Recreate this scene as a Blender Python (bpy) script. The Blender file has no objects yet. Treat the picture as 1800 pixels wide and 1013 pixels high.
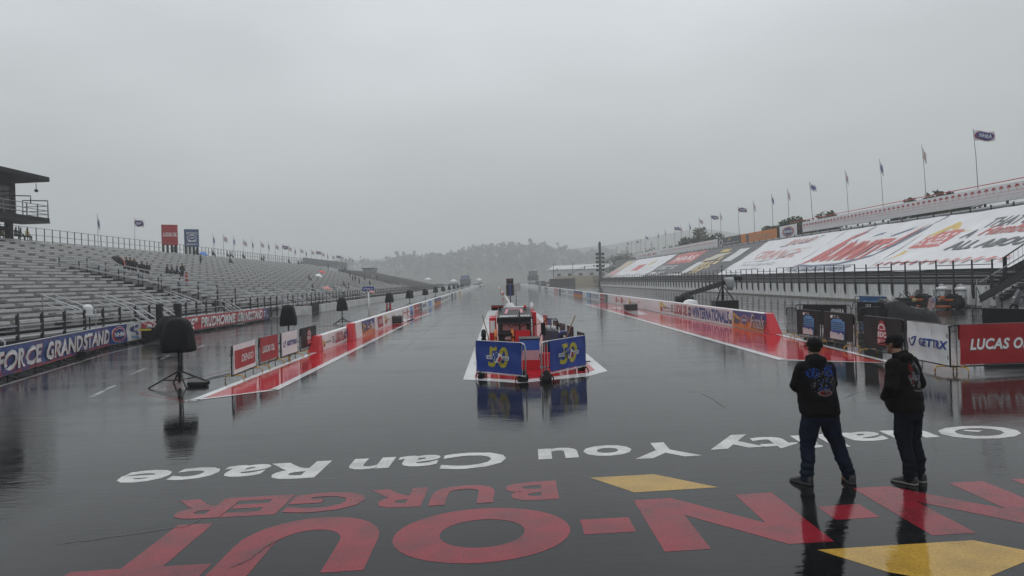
import bpy, bmesh, math, random
from mathutils import Vector as V, Matrix, noise
R = random.Random(11)
PI = math.pi
sc = bpy.context.scene
COL = sc.collection
# ------------------------------------------------------------------ survey of the place (from the photo) -> metres
F0, H, TH, CX, CY = 1250., 2.6, .03, 867., 493.
CT, ST = math.cos(TH), math.sin(TH)
def ab(px, py):
    dx = px-CX; up = CY-py
    return dx*CT+up*ST, -dx*ST+up*CT
def G(px, py, z=0.0):
    a, b = ab(px, py); t = (z-H)/b
    return V((a*t, F0*t, z))
def P(px, py, Y):
    a, b = ab(px, py)
    return V((a*Y/F0, Y, H+b*Y/F0))
def PX(px, py, X):
    a, b = ab(px, py); t = X/a
    return V((X, F0*t, H+b*t))
def PL(px, py, X0, Z0, sl, sg):
    a, b = ab(px, py); t = (Z0-sl*X0-H)/(b-sl*sg*a)
    return V((a*t, F0*t, H+b*t))
def lerp(a, b, t): return a+(b-a)*t
# ------------------------------------------------------------------ camera
cd = bpy.data.cameras.new('camera'); cam = bpy.data.objects.new('camera', cd); COL.objects.link(cam)
cam.matrix_world = Matrix(((CT, ST, 0, 0), (0, 0, -1, 0), (-ST, CT, 0, H), (0, 0, 0, 1)))
cd.sensor_width = 36; cd.lens = F0/1800*36
cd.shift_x = (900-CX)/1800; cd.shift_y = (CY-506.5)/1800
cd.clip_start = .1; cd.clip_end = 6000
sc.camera = cam
# ------------------------------------------------------------------ materials
def nodes(name):
    m = bpy.data.materials.new(name); m.use_nodes = True
    nt = m.node_tree; return m, nt, nt.nodes['Principled BSDF']
MC = {}
def M(name, rgb, rough=.6, metal=0, var=.18, scale=2.5, bump=0, bscale=20, spec=.5):
    if name in MC: return MC[name]
    m, nt, b = nodes(name)
    N = nt.nodes; L = nt.links
    tc = N.new('ShaderNodeTexCoord')
    n = N.new('ShaderNodeTexNoise'); n.inputs['Scale'].default_value = scale; n.inputs['Detail'].default_value = 6; n.inputs['Roughness'].default_value = .65
    L.new(tc.outputs['Object'], n.inputs['Vector'])
    r = N.new('ShaderNodeMapRange'); r.inputs['From Min'].default_value = .3; r.inputs['From Max'].default_value = .7
    r.inputs['To Min'].default_value = 1-var; r.inputs['To Max'].default_value = 1+var*.6
    L.new(n.outputs['Fac'], r.inputs['Value'])
    mx = N.new('ShaderNodeMix'); mx.data_type = 'RGBA'; mx.blend_type = 'MULTIPLY'; mx.inputs['Factor'].default_value = 1
    mx.inputs['A'].default_value = (*rgb, 1); L.new(r.outputs['Result'], mx.inputs['B'])
    L.new(mx.outputs['Result'], b.inputs['Base Color'])
    b.inputs['Roughness'].default_value = rough; b.inputs['Metallic'].default_value = metal
    b.inputs['Specular IOR Level'].default_value = spec
    if bump:
        n2 = N.new('ShaderNodeTexNoise'); n2.inputs['Scale'].default_value = bscale; n2.inputs['Detail'].default_value = 4
        L.new(tc.outputs['Object'], n2.inputs['Vector'])
        bp = N.new('ShaderNodeBump'); bp.inputs['Strength'].default_value = bump; bp.inputs['Distance'].default_value = .05
        L.new(n2.outputs['Fac'], bp.inputs['Height']); L.new(bp.outputs['Normal'], b.inputs['Normal'])
    MC[name] = m; return m
# wet film shared by asphalt and paint: ripples (normal) and patchy gloss
def wet_group():
    g = bpy.data.node_groups.new('wet_film', 'ShaderNodeTree')
    g.interface.new_socket('Normal', in_out='OUTPUT', socket_type='NodeSocketVector')
    g.interface.new_socket('Rough', in_out='OUTPUT', socket_type='NodeSocketFloat')
    g.interface.new_socket('Damp', in_out='OUTPUT', socket_type='NodeSocketFloat')
    N = g.nodes; L = g.links
    go = N.new('NodeGroupOutput'); ge = N.new('ShaderNodeNewGeometry')
    def noi(sx, sy, detail, rough=.55):
        mp = N.new('ShaderNodeMapping'); mp.inputs['Scale'].default_value = (sx, sy, 1)
        L.new(ge.outputs['Position'], mp.inputs['Vector'])
        n = N.new('ShaderNodeTexNoise'); n.inputs['Scale'].default_value = 1; n.inputs['Detail'].default_value = detail; n.inputs['Roughness'].default_value = rough
        L.new(mp.outputs['Vector'], n.inputs['Vector']); return n.outputs['Fac']
    def math_(op, a, b):
        m = N.new('ShaderNodeMath'); m.operation = op
        for i, x in enumerate((a, b)):
            if hasattr(x, 'is_output'): L.new(x, m.inputs[i])
            else: m.inputs[i].default_value = x
        return m.outputs[0]
    def rng(x, a, b, c, d):
        r = N.new('ShaderNodeMapRange'); L.new(x, r.inputs['Value'])
        for k, v in zip(('From Min', 'From Max', 'To Min', 'To Max'), (a, b, c, d)): r.inputs[k].default_value = v
        return r.outputs['Result']
    sepx = N.new('ShaderNodeSeparateXYZ'); L.new(ge.outputs['Position'], sepx.inputs[0]); away = math_('ADD', rng(sepx.outputs['X'], -12.5, -7, .16, 0), rng(sepx.outputs['X'], 12, 19, 0, .12))
    patch = rng(math_('ADD', noi(.14, .75, 6), away), .42, .66, 0, 1)          # 0 = standing water, 1 = thin film over stone
    fine = noi(24, 30, 3); grain = noi(130, 150, 2); mid = noi(2.6, 12, 3); big = noi(.9, 2.6, 2)
    h = math_('ADD', math_('MULTIPLY', math_('ADD', fine, math_('MULTIPLY', grain, .4)), math_('MULTIPLY', rng(patch, 0, 1, .25, 1.0), WET[0])),
              math_('ADD', math_('MULTIPLY', mid, WET[1]), math_('MULTIPLY', big, WET[2])))
    bp = N.new('ShaderNodeBump'); bp.inputs['Strength'].default_value = 1; bp.inputs['Distance'].default_value = 1
    L.new(h, bp.inputs['Height'])
    L.new(bp.outputs['Normal'], go.inputs['Normal'])
    L.new(math_('ADD', rng(patch, 0, 1, .012, .15), rng(noi(1.1, .05, 4), .5, .75, 0, .07)), go.inputs['Rough']); L.new(patch, go.inputs['Damp'])
    return g
WET = (.00030, .0021, .0022)
WG = wet_group()
def wetmat(name, rgb, worn=.0, under=(.022, .023, .024), asphalt=False):
    m, nt, b = nodes(name); N = nt.nodes; L = nt.links
    w = N.new('ShaderNodeGroup'); w.node_tree = WG
    L.new(w.outputs['Normal'], b.inputs['Normal']); L.new(w.outputs['Rough'], b.inputs['Roughness'])
    b.inputs['IOR'].default_value = 1.265
    ge = N.new('ShaderNodeNewGeometry')
    def noi(sc_, det, vec=None):
        n = N.new('ShaderNodeTexNoise'); n.inputs['Scale'].default_value = sc_; n.inputs['Detail'].default_value = det
        L.new(vec or ge.outputs['Position'], n.inputs['Vector']); return n.outputs['Fac']
    def rng(x, a, b_, c, d):
        r = N.new('ShaderNodeMapRange'); L.new(x, r.inputs['Value'])
        for k, v in zip(('From Min', 'From Max', 'To Min', 'To Max'), (a, b_, c, d)): r.inputs[k].default_value = v
        return r.outputs['Result']
    def mix(f, A, B, bl='MIX'):
        x = N.new('ShaderNodeMix'); x.data_type = 'RGBA'; x.blend_type = bl
        for k, v in (('Factor', f), ('A', A), ('B', B)):
            if hasattr(v, 'is_output'): L.new(v, x.inputs[k])
            elif k == 'Factor': x.inputs[k].default_value = v
            else: x.inputs[k].default_value = (*v, 1)
        return x.outputs['Result']
    if asphalt:
        stone = rng(noi(160, 3), .35, .7, 0, 1)
        base = mix(stone, (.005, .0054, .006), (.017, .017, .017))
        mp = N.new('ShaderNodeMapping'); mp.inputs['Scale'].default_value = (.9, .045, 1); L.new(ge.outputs['Position'], mp.inputs['Vector'])
        streak = rng(noi(1, 5, mp.outputs['Vector']), .35, .7, .62, 1.15)
        base = mix(1, base, streak, 'MULTIPLY'); base = mix(1, base, rng(w.outputs['Damp'], 0, 1, .7, 1.7), 'MULTIPLY')
        vo = N.new('ShaderNodeTexVoronoi'); vo.feature = 'DISTANCE_TO_EDGE'; vo.inputs['Scale'].default_value = .16
        ad = N.new('ShaderNodeVectorMath'); ad.operation = 'ADD'
        nc = N.new('ShaderNodeTexNoise'); nc.inputs['Scale'].default_value = 1.3; nc.inputs['Detail'].default_value = 6; L.new(ge.outputs['Position'], nc.inputs['Vector'])
        L.new(ge.outputs['Position'], ad.inputs[0]); L.new(nc.outputs['Color'], ad.inputs[1]); L.new(ad.outputs[0], vo.inputs['Vector'])
        crack = rng(vo.outputs['Distance'], 0, .0028, 0, 1)
        base = mix(rng(noi(.12, 2), .5, .56, 1, 0), mix(1, base, base), mix(crack, (.004, .004, .004), base))
    else:
        wear = rng(noi(2.2, 9), .42, .80, 0, worn*2)
        wear2 = rng(noi(38, 5), .32, .7, .72, 1.12)
        base = mix(1, mix(wear, rgb, under), wear2, 'MULTIPLY')
    L.new(base, b.inputs['Base Color'])
    MC[name] = m; return m
asphalt = wetmat('wet_asphalt', None, asphalt=True)
p_white = wetmat('wet_white_paint', (.62, .62, .60), .25)
p_white2 = wetmat('wet_white_line', (.75, .75, .75), .08)
p_red = wetmat('wet_worn_red_paint', (.235, .017, .028), .32)
p_redpad = wetmat('wet_red_paint', (.46, .012, .022), .08)
p_yel = wetmat('wet_yellow_paint', (.44, .27, .05), .2)
p_thin = wetmat('wet_faded_line', (.34, .34, .33), .45)
p_redthin = wetmat('wet_faded_red_line', (.33, .05, .05), .4)
black = M('black_fabric', (.0045, .0045, .005), .6, bump=.3, bscale=9, spec=.2)
blackm = M('black_metal', (.006, .0065, .0075), .45, spec=.3)
bshiny = M('black_tarp', (.005, .0055, .006), .32, bump=.5, bscale=7, spec=.3)
towerdark = M('tower_dark_steel', (.010, .011, .013), .6, spec=.15)
darkgrey = M('dark_grey_steel', (.020, .021, .024), .5, spec=.35)
grey = M('grey_steel', (.22, .225, .23), .45, .3)
galv = M('galvanised_tube', (.46, .47, .48), .4, .15)
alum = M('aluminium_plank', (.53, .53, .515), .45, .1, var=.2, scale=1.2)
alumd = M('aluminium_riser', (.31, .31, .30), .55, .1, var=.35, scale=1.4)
conc = M('concrete', (.32, .32, .31), .7, var=.25, scale=1.5)
wallw = M('white_wall_paint', (.72, .72, .71), .45, var=.14, scale=3)
oldwhite = M('weathered_white_paint', (.58, .58, .56), .6, var=.28, scale=1.1)
txtb = M('black_banner', (.008, .008, .009), .5, spec=.25)
white = M('white_vinyl', (.74, .74, .74), .45, var=.1)
red = M('red_vinyl', (.34, .008, .014), .4, var=.12)
redw = M('red_wall_paint', (.55, .008, .018), .35, var=.08)
blue = M('blue_vinyl', (.010, .04, .21), .42, var=.15)
royal = M('blue_banner', (.012, .045, .26), .45, var=.18)
navy = M('navy_print', (.02, .035, .17), .45)
lblue = M('light_blue_print', (.12, .36, .68), .45)
yellow = M('yellow_print', (.62, .42, .03), .4)
gold = M('gold_print', (.42, .36, .03), .45)
orange = M('orange_print', (.62, .19, .02), .45)
yfoot = M('yellow_painted_steel', (.50, .27, .02), .4)
lgrey = M('light_grey_print', (.58, .58, .58), .5)
mgrey = M('mid_grey_print', (.2, .205, .21), .5)
pink = M('pale_red_print', (.55, .22, .24), .5)
rubber = M('rubber', (.006, .006, .006), .7, spec=.2)
skin = M('skin', (.32, .17, .11), .5)
skind = M('skin_weathered', (.22, .11, .07), .5)
glass = M('tinted_glass', (.03, .034, .04), .08)
# ------------------------------------------------------------------ mesh builder
def frame_of(d, up=V((0, 0, 1))):
    d = d.normalized()
    if abs(d.dot(up)) > .98: up = V((0, 1, 0))
    x = d.cross(up).normalized(); return x, x.cross(d).normalized()
def wloc(o):
    l = V(o.location)
    while o.parent: o = o.parent; l += o.location
    return l
class MB:
    def __init__(s): s.v = []; s.f = []; s.m = []; s.s = []; s.mats = []
    def mi(s, m):
        if m not in s.mats: s.mats.append(m)
        return s.mats.index(m)
    def add(s, vs, fs, mat, smooth=False):
        o = len(s.v); s.v += [V(v) for v in vs]; k = s.mi(mat)
        for f in fs: s.f.append([i+o for i in f]); s.m.append(k); s.s.append(smooth)
        return s
    def hexa(s, p, mat):    # 8 points: bottom 4 then top 4
        return s.add(p, [(3, 2, 1, 0), (4, 5, 6, 7), (0, 1, 5, 4), (1, 2, 6, 5), (2, 3, 7, 6), (3, 0, 4, 7)], mat)
    def bb(s, x0, x1, y0, y1, z0, z1, mat):
        return s.hexa([(x0, y0, z0), (x1, y0, z0), (x1, y1, z0), (x0, y1, z0), (x0, y0, z1), (x1, y0, z1), (x1, y1, z1), (x0, y1, z1)], mat)
    def beam(s, p, q, w, h, mat, up=V((0, 0, 1))):
        p = V(p); q = V(q); x, y = frame_of(q-p, up); x = x*w/2; y = y*h/2
        return s.hexa([p-x-y, p+x-y, p+x+y, p-x+y, q-x-y, q+x-y, q+x+y, q-x+y], mat)
    def tube(s, pts, r, mat, n=6, closed=False, sy=1.0):
        pts = [V(p) for p in pts]; k = len(pts); rr = r if isinstance(r, (list, tuple)) else [r]*k
        vs = []
        for i, p in enumerate(pts):
            a = pts[i-1] if (i or closed) else p; b = pts[(i+1) % k] if (i < k-1 or closed) else p
            x, y = frame_of(b-a)
            vs += [p+(x*math.cos(2*PI*j/n)+y*math.sin(2*PI*j/n)*sy)*rr[i] for j in range(n)]
        fs = []
        for i in range(k if closed else k-1):
            for j in range(n):
                j2 = (j+1) % n; i2 = (i+1) % k
                fs.append((i*n+j, i*n+j2, i2*n+j2, i2*n+j))
        if not closed: fs += [tuple(range(n))[::-1], tuple((k-1)*n+j for j in range(n))]
        return s.add(vs, fs, mat, n > 5)
    def loft(s, rings, mat, n=14, cap=True, smooth=True, sq=1.0):    # rings: (x,y,z,rx,ry[,yaw])
        vs = []
        for q in rings:
            x, y, z, rx, ry = q[:5]; w = q[5] if len(q) > 5 else 0
            for j in range(n):
                a = 2*PI*j/n; c = math.cos(a); d = math.sin(a)
                c = math.copysign(abs(c)**sq, c)*rx; d = math.copysign(abs(d)**sq, d)*ry
                vs.append((x+c*math.cos(w)-d*math.sin(w), y+c*math.sin(w)+d*math.cos(w), z))
        fs = [(i*n+j, i*n+(j+1) % n, (i+1)*n+(j+1) % n, (i+1)*n+j) for i in range(len(rings)-1) for j in range(n)]
        if cap: fs += [tuple(range(n))[::-1], tuple((len(rings)-1)*n+j for j in range(n))]
        return s.add(vs, fs, mat, smooth)
    def ell(s, c, r, mat, n=12, k=8, rot=None):
        vs = []; c = V(c); r = (r, r, r) if not hasattr(r, '__len__') else r
        for i in range(1, k):
            t = PI*i/k
            for j in range(n):
                p = V((math.sin(t)*math.cos(2*PI*j/n)*r[0], math.sin(t)*math.sin(2*PI*j/n)*r[1], math.cos(t)*r[2]))
                vs.append(c+(rot @ p if rot else p))
        top = V((0, 0, r[2])); vs += [c+(rot @ top if rot else top), c-(rot @ top if rot else top)]
        fs = [(i*n+j, (i+1)*n+j, (i+1)*n+(j+1) % n, i*n+(j+1) % n) for i in range(k-2) for j in range(n)]
        a = (k-1)*n
        fs += [(a, j, (j+1) % n) for j in range(n)]+[(a+1, (k-2)*n+(j+1) % n, (k-2)*n+j) for j in range(n)]
        return s.add(vs, fs, mat, True)
    def cyl(s, p, q, r, mat, n=16, r2=None):
        return s.tube([p, q], [r, r if r2 is None else r2], mat, n)
    def quad(s, a, b, c, d, mat): return s.add([a, b, c, d], [(0, 1, 2, 3)], mat)
    def poly(s, pts, mat): return s.add(pts, [tuple(range(len(pts)))], mat)
    def merge(s, o):
        for i, f in enumerate(o.f): pass
        off = len(s.v); s.v += o.v
        for f, m, sm in zip(o.f, o.m, o.s): s.f.append([i+off for i in f]); s.m.append(s.mi(o.mats[m])); s.s.append(sm)
    # ---- flat art: items in panel units (0..1) on frame F(u,v,n)
    def art(s, F, items, lay=.003, n0=.003, div=(1, 1)):
        for k, it in enumerate(items):
            n = n0+lay*k; t = it[0]
            if t == 'R':
                _, u0, v0, u1, v1, mat = it; a, b = div
                a = max(1, round(a*abs(u1-u0))); b = max(1, round(b*abs(v1-v0)))
                vs = [F(lerp(u0, u1, i/a), lerp(v0, v1, j/b), n) for j in range(b+1) for i in range(a+1)]
                s.add(vs, [(j*(a+1)+i, j*(a+1)+i+1, (j+1)*(a+1)+i+1, (j+1)*(a+1)+i) for j in range(b) for i in range(a)], mat, a*b > 1)
            elif t == 'E':
                _, cu, cv, ru, rv, mat = it; q = 28
                s.poly([F(cu+ru*math.cos(2*PI*i/q), cv+rv*math.sin(2*PI*i/q), n) for i in range(q)], mat)
            elif t == 'P':
                s.poly([F(u, v, n) for u, v in it[1]], it[2])
            elif t == 'S':    # stroke: polyline of given width (panel units in u, v scaled by aspect)
                _, pts, w, asp, mat = it
                for (u0, v0), (u1, v1) in zip(pts, pts[1:]):
                    du = (u1-u0)*asp; dv = v1-v0; l = math.hypot(du, dv) or 1
                    nu = -dv/l*w/2/asp; nv = du/l*w/2
                    s.poly([F(u0+nu, v0+nv, n), F(u1+nu, v1+nv, n), F(u1-nu, v1-nv, n), F(u0-nu, v0-nv, n)], mat)
            elif t == 'T':
                _, st, u0, v0, u1, v1, mat = it[:7]; sh = it[7] if len(it) > 7 else 0; bo = it[8] if len(it) > 8 else .02
                gv, gf = glyphs(st, sh, bo)
                s.add([F(lerp(u0, u1, x), lerp(v0, v1, y), n) for x, y in gv], gf, mat)
            elif t == 'X':    # lettering too small to read: rows of little bars
                _, u0, v0, u1, v1, rows, cols, mat = it
                rr = random.Random(int(u0*999+v1*77)+rows)
                for r in range(rows):
                    u = u0; va = lerp(v0, v1, (r+.15)/rows); vb = lerp(v0, v1, (r+.85)/rows); st = (u1-u0)/cols
                    while u < u1-st*.5:
                        w = st*rr.uniform(.45, .8)
                        s.poly([F(u, va, n), F(min(u+w, u1), va, n), F(min(u+w, u1), vb, n), F(u, vb, n)], mat)
                        u += st*rr.choice((1, 1, 1, 1.8))
        return s
    def build(s, name, parent=None, bevel=0, base=None):
        if parent is not None: o0 = wloc(parent)
        elif base is not None: o0 = V(base)
        else:
            xs = [v.x for v in s.v]; ys = [v.y for v in s.v]; o0 = V(((min(xs)+max(xs))/2, (min(ys)+max(ys))/2, min(v.z for v in s.v)))
        me = bpy.data.meshes.new(name); me.from_pydata([v-o0 for v in s.v], [], s.f)
        for m in s.mats: me.materials.append(m)
        me.polygons.foreach_set('material_index', s.m); me.polygons.foreach_set('use_smooth', s.s); me.update()
        o = bpy.data.objects.new(name, me); COL.objects.link(o)
        if parent is not None: o.parent = parent
        else: o.location = o0
        if bevel:
            b = o.modifiers.new('bevel', 'BEVEL'); b.width = bevel; b.segments = 2; b.limit_method = 'ANGLE'
        return o
GC = {}
def rawtext(st, sh, bo):
    cu = bpy.data.curves.new('lettering', 'FONT'); cu.body = st; cu.shear = sh; cu.offset = bo; cu.resolution_u = 3
    ob = bpy.data.objects.new('lettering', cu); me = bpy.data.meshes.new_from_object(ob)
    vs = [v.co.copy() for v in me.vertices]; fs = [tuple(p.vertices) for p in me.polygons]
    bpy.data.objects.remove(ob); bpy.data.curves.remove(cu); bpy.data.meshes.remove(me); return vs, fs
def glyphs(st, sh=0, bo=.02):
    k = (st, sh, bo)
    if k in GC: return GC[k]
    bar = max(v.x for v in rawtext('|', 0, 0)[0]); vs = []; fs = []      # letter by letter: neighbours that touch never share one fill
    for i, ch in enumerate(st):
        if ch == ' ': continue
        px = max(v.x for v in rawtext(st[:i]+'|', 0, 0)[0])-bar+i*bo*.9 if i else 0
        if ch == 'Q':       # drawn as a bold O with its own tail
            a, f = rawtext('O', sh, bo); a0 = a; k_ = len(a); a = a+[V((.36, .27, 0)), V((.44, .33, 0)), V((.55, .225, 0)), V((.49, .18, 0))]; f = f+[(k_, k_+1, k_+2, k_+3)]
        else: a, f = rawtext(ch, sh, bo); a0 = rawtext(ch, sh, 0)[0]
        for t in (.7, .4, .15, 0):       # a too bold outline can spike: back off for that letter
            if ch == 'Q' or max(v.x for v in a) < max(v.x for v in a0)+2.2*abs(bo)+.01 and max(v.y for v in a) < max(v.y for v in a0)+2.2*abs(bo)+.01 and min(v.x for v in a) > min(v.x for v in a0)-2.2*abs(bo)-.01 and min(v.y for v in a) > min(v.y for v in a0)-2.2*abs(bo)-.01: break
            a, f = rawtext(ch, sh, bo*t)
        o = len(vs); vs += [v+V((px, 0, 0)) for v in a]; fs += [tuple(q+o for q in p) for p in f]
    x0 = min(v.x for v in vs); x1 = max(v.x for v in vs); y0 = min(v.y for v in vs); y1 = max(v.y for v in vs)
    GC[k] = ([((v.x-x0)/(x1-x0), (v.y-y0)/(y1-y0)) for v in vs], fs); return GC[k]
def panel(O, U, W, amp=0, fu=2.3, fv=1.7, ph=0, N=None):
    O = V(O); U = V(U); W = V(W); N = N or U.cross(W).normalized()
    def F(u, v, n=0):
        d = amp*(math.sin(fu*2*PI*u+ph+2.1*v)+.6*math.sin(fv*2*PI*v+1.3*u+ph*2))*(v*(1.05-v)*4*.7+.3) if amp else 0
        return O+U*u+W*v+N*(n+d)
    return F
def tag(o, label=None, cat=None, group=None, kind=None):
    if label: o['label'] = label
    if cat: o['category'] = cat
    if group: o['group'] = group
    if kind: o['kind'] = kind
    return o
def thing(name, label, cat, loc=(0, 0, 0), group=None):
    o = bpy.data.objects.new(name, None); o.location = loc; o.empty_display_size = .2; COL.objects.link(o)
    return tag(o, label, cat, group)
def dup(root, loc, rz=0, label=None, scale=None):
    r = root.copy(); COL.objects.link(r); r.location = loc; r.rotation_euler = (0, 0, rz)
    if scale: r.scale = scale
    if label: r['label'] = label
    for c in root.children:
        d = c.copy(); COL.objects.link(d); d.parent = r
        for g in c.children:
            e = g.copy(); COL.objects.link(e); e.parent = d
    return r
ORD = 'first second third fourth fifth sixth seventh eighth ninth tenth eleventh twelfth thirteenth fourteenth fifteenth sixteenth seventeenth eighteenth nineteenth twentieth'.split()
ORD += ['twenty-'+x for x in ORD[:9]]+['thirtieth']+['thirty-'+x for x in ORD[:9]]+['fortieth']+['forty-'+x for x in ORD[:9]]
def structure(o): o['kind'] = 'structure'; return o
NH = lambda cu, cv, ru, rv: [('E', cu, cv, ru, rv, white), ('E', cu, cv, ru*.94, rv*.94, red), ('E', cu, cv, ru*.76, rv*.76, white), ('E', cu, cv, ru*.72, rv*.72, navy), ('T', 'NHRA', cu-ru*.66, cv-rv*.28, cu+ru*.66, cv+rv*.28, white, .15, .02)]
NHO = lambda cu, cv, ru, rv: [('E', cu, cv, ru, rv, red), ('E', cu, cv, ru*.82, rv*.9, navy), ('T', 'NHRA', cu-ru*.7, cv-rv*.5, cu+ru*.7, cv+rv*.55, white, .2, .02)]
# ================================================================== sky, air, light
w = bpy.data.worlds.new('World'); sc.world = w; w.use_nodes = True
nt = w.node_tree; N = nt.nodes; L = nt.links; bg = N['Background']
SUN_EL, SUN_AZ = math.radians(58), math.radians(20)
sky = N.new('ShaderNodeTexSky'); sky.sky_type = 'NISHITA'; sky.sun_disc = False; sky.sun_elevation = SUN_EL; sky.sun_rotation = SUN_AZ; sky.dust_density = 4
hs = N.new('ShaderNodeHueSaturation'); hs.inputs['Saturation'].default_value = .25; hs.inputs['Value'].default_value = .5; L.new(sky.outputs[0], hs.inputs['Color'])
tc = N.new('ShaderNodeTexCoord'); sx = N.new('ShaderNodeSeparateXYZ'); L.new(tc.outputs['Generated'], sx.inputs[0])
cr = N.new('ShaderNodeValToRGB'); L.new(sx.outputs['Z'], cr.inputs['Fac'])
e = cr.color_ramp.elements; e[0].position = 0; e[0].color = (3.0, 3.28, 3.26, 1); e[1].position = 1; e[1].color = (7.8, 8.1, 8.6, 1)
x = e.new(.2); x.color = (4.75, 5.05, 5.15, 1); x = e.new(.4); x.color = (6.3, 6.6, 7.0, 1)
cn = N.new('ShaderNodeTexNoise'); cn.inputs['Scale'].default_value = 2.2; cn.inputs['Detail'].default_value = 5; cn.inputs['Roughness'].default_value = .45
mp = N.new('ShaderNodeMapping'); mp.inputs['Scale'].default_value = (1, 1, 2.5); L.new(tc.outputs['Generated'], mp.inputs[0]); L.new(mp.outputs[0], cn.inputs['Vector'])
mr = N.new('ShaderNodeMapRange'); mr.inputs['From Min'].default_value = .3; mr.inputs['From Max'].default_value = .7; mr.inputs['To Min'].default_value = .87; mr.inputs['To Max'].default_value = 1.12
L.new(cn.outputs['Fac'], mr.inputs['Value'])
mu = N.new('ShaderNodeMix'); mu.data_type = 'RGBA'; mu.blend_type = 'MULTIPLY'; mu.inputs['Factor'].default_value = 1
L.new(cr.outputs['Color'], mu.inputs['A']); L.new(mr.outputs['Result'], mu.inputs['B'])
mi = N.new('ShaderNodeMix'); mi.data_type = 'RGBA'; mi.inputs['Factor'].default_value = .1
L.new(mu.outputs['Result'], mi.inputs['A']); L.new(hs.outputs[0], mi.inputs['B'])
L.new(mi.outputs['Result'], bg.inputs['Color']); bg.inputs['Strength'].default_value = .130
sl = bpy.data.lights.new('sun', 'SUN'); sl.energy = .5; sl.angle = math.radians(40); sl.color = (1, .97, .93)
so = bpy.data.objects.new('sun', sl); COL.objects.link(so); so.rotation_euler = (PI/2-SUN_EL, 0, PI-SUN_AZ)
sc.view_settings.view_transform = 'Standard'; sc.view_settings.look = 'None'; sc.view_settings.exposure = 0; sc.view_settings.gamma = 1
c = sc.cycles; c.max_bounces = 7; c.diffuse_bounces = 2; c.glossy_bounces = 3; c.transmission_bounces = 3; c.volume_bounces = 2; c.use_denoising = True; c.sample_clamp_indirect = 6
c.caustics_reflective = False; c.caustics_refractive = False
HAZE = .00115
hm = bpy.data.materials.new('mist'); hm.use_nodes = True; hn = hm.node_tree; hn.nodes.clear()
ho = hn.nodes.new('ShaderNodeOutputMaterial'); hv = hn.nodes.new('ShaderNodeVolumePrincipled'); hv.inputs['Density'].default_value = HAZE; hv.inputs['Color'].default_value = (.955, .975, .975, 1)
hn.links.new(hv.outputs[0], ho.inputs['Volume'])
b = MB(); b.bb(-1250, 1250, -150, 1700, -1.2, 110, hm); o = b.build('haze'); o['kind'] = 'stuff'; o.display_type = 'WIRE'
# ================================================================== ground and paint
b = MB(); b.quad((-1240, -140, 0), (1240, -140, 0), (1240, 1690, 0), (-1240, 1690, 0), asphalt); structure(b.build('asphalt_ground', base=(0, 0, 0)))
def sheet(name, polys, z, mat):
    b = MB()
    for p in polys: b.poly([(q[0], q[1], z) for q in p], mat)
    return structure(b.build(name, base=(0, 0, 0)))
def gl(*pts): return [G(*p) for p in pts]
# -- big lettering. far / near edge of each row measured on the ground
def row(far0, far1, near0):
    O = G(*far0); U = (G(*far1)-O).normalized(); W = G(*near0)-O
    return O, U, W
def uof(row_, px, py):
    O, U, W = row_; p = G(px, py)-O
    det = U.x*W.y-U.y*W.x
    return (p.x*W.y-p.y*W.x)/det
def poly_letter(ch):
    if ch == 'I': return [[(0, 0), (1, 0), (1, 1), (0, 1)]]
    if ch == '-': return [[(0, .36), (1, .36), (1, .64), (0, .64)]]
    if ch == 'N': return [[(0, 0), (.27, 0), (.27, 1), (0, 1)], [(.73, 0), (1, 0), (1, 1), (.73, 1)], [(.27, 1), (.27, .62), (.73, 0), (.73, .38)]]
    if ch == 'T': return [[(0, .76), (1, .76), (1, 1), (0, 1)], [(.35, 0), (.65, 0), (.65, .76), (.35, .76)]]
    q = 36
    if ch == 'O':
        o = [(.5+.5*math.cos(2*PI*i/q), .5+.5*math.sin(2*PI*i/q)) for i in range(q)]; n = [(.5+.24*math.cos(2*PI*i/q), .5+.26*math.sin(2*PI*i/q)) for i in range(q)]
        return [[o[i], o[(i+1) % q], n[(i+1) % q], n[i]] for i in range(q)]
    if ch == 'U':
        o = [(0, 1), (0, .5)]+[(.5-.5*math.cos(PI*i/14), .48-.48*math.sin(PI*i/14)) for i in range(15)]+[(1, .5), (1, 1)]
        n = [(.27, 1), (.27, .5)]+[(.5-.23*math.cos(PI*i/14), .5-.24*math.sin(PI*i/14)) for i in range(15)]+[(.73, .5), (.73, 1)]
        return [[o[i], o[i+1], n[i+1], n[i]] for i in range(len(o)-1)]
r1 = row((1360, 866), (340, 922), (1471, 952))
polys = []
for ch, xr, xl, y in (('N', 1415, 1133, 912), ('O', 1005, 694, 938), ('U', 660, 416, 957), ('-', 1112, 1022, 923), ('-', 1527, 1445, 897), ('N', 1830, 1548, 888), ('I', 1950, 1872, 880), ('T', 399, 184, 965)):
    u0 = uof(r1, xr, y); u1 = uof(r1, xl, y)
    for pl in poly_letter(ch): polys.append([r1[0]+r1[1]*lerp(u0, u1, a)+r1[2]*v for a, v in pl])
sheet('red_lettering', polys, .002, p_red)
def ground_text(words, rw, mat, name, bold, shear):
    b = MB()
    for st, xr, xl, y, lo, hi in words:
        u0 = uof(rw, xr, y); u1 = uof(rw, xl, y); zz = .002+.001*(len(b.f) % 2 if False else words.index((st, xr, xl, y, lo, hi)) % 2); F = lambda u, v, n: V((*(rw[0]+rw[1]*u+rw[2]*v).xy, zz))
        b.art(F, [('T', st, u0, lo, u1, hi, mat, shear, bold)])
    return structure(b.build(name, base=(0, 0, 0)))
r2 = row((980, 845), (320, 880), (986, 877))
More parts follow.
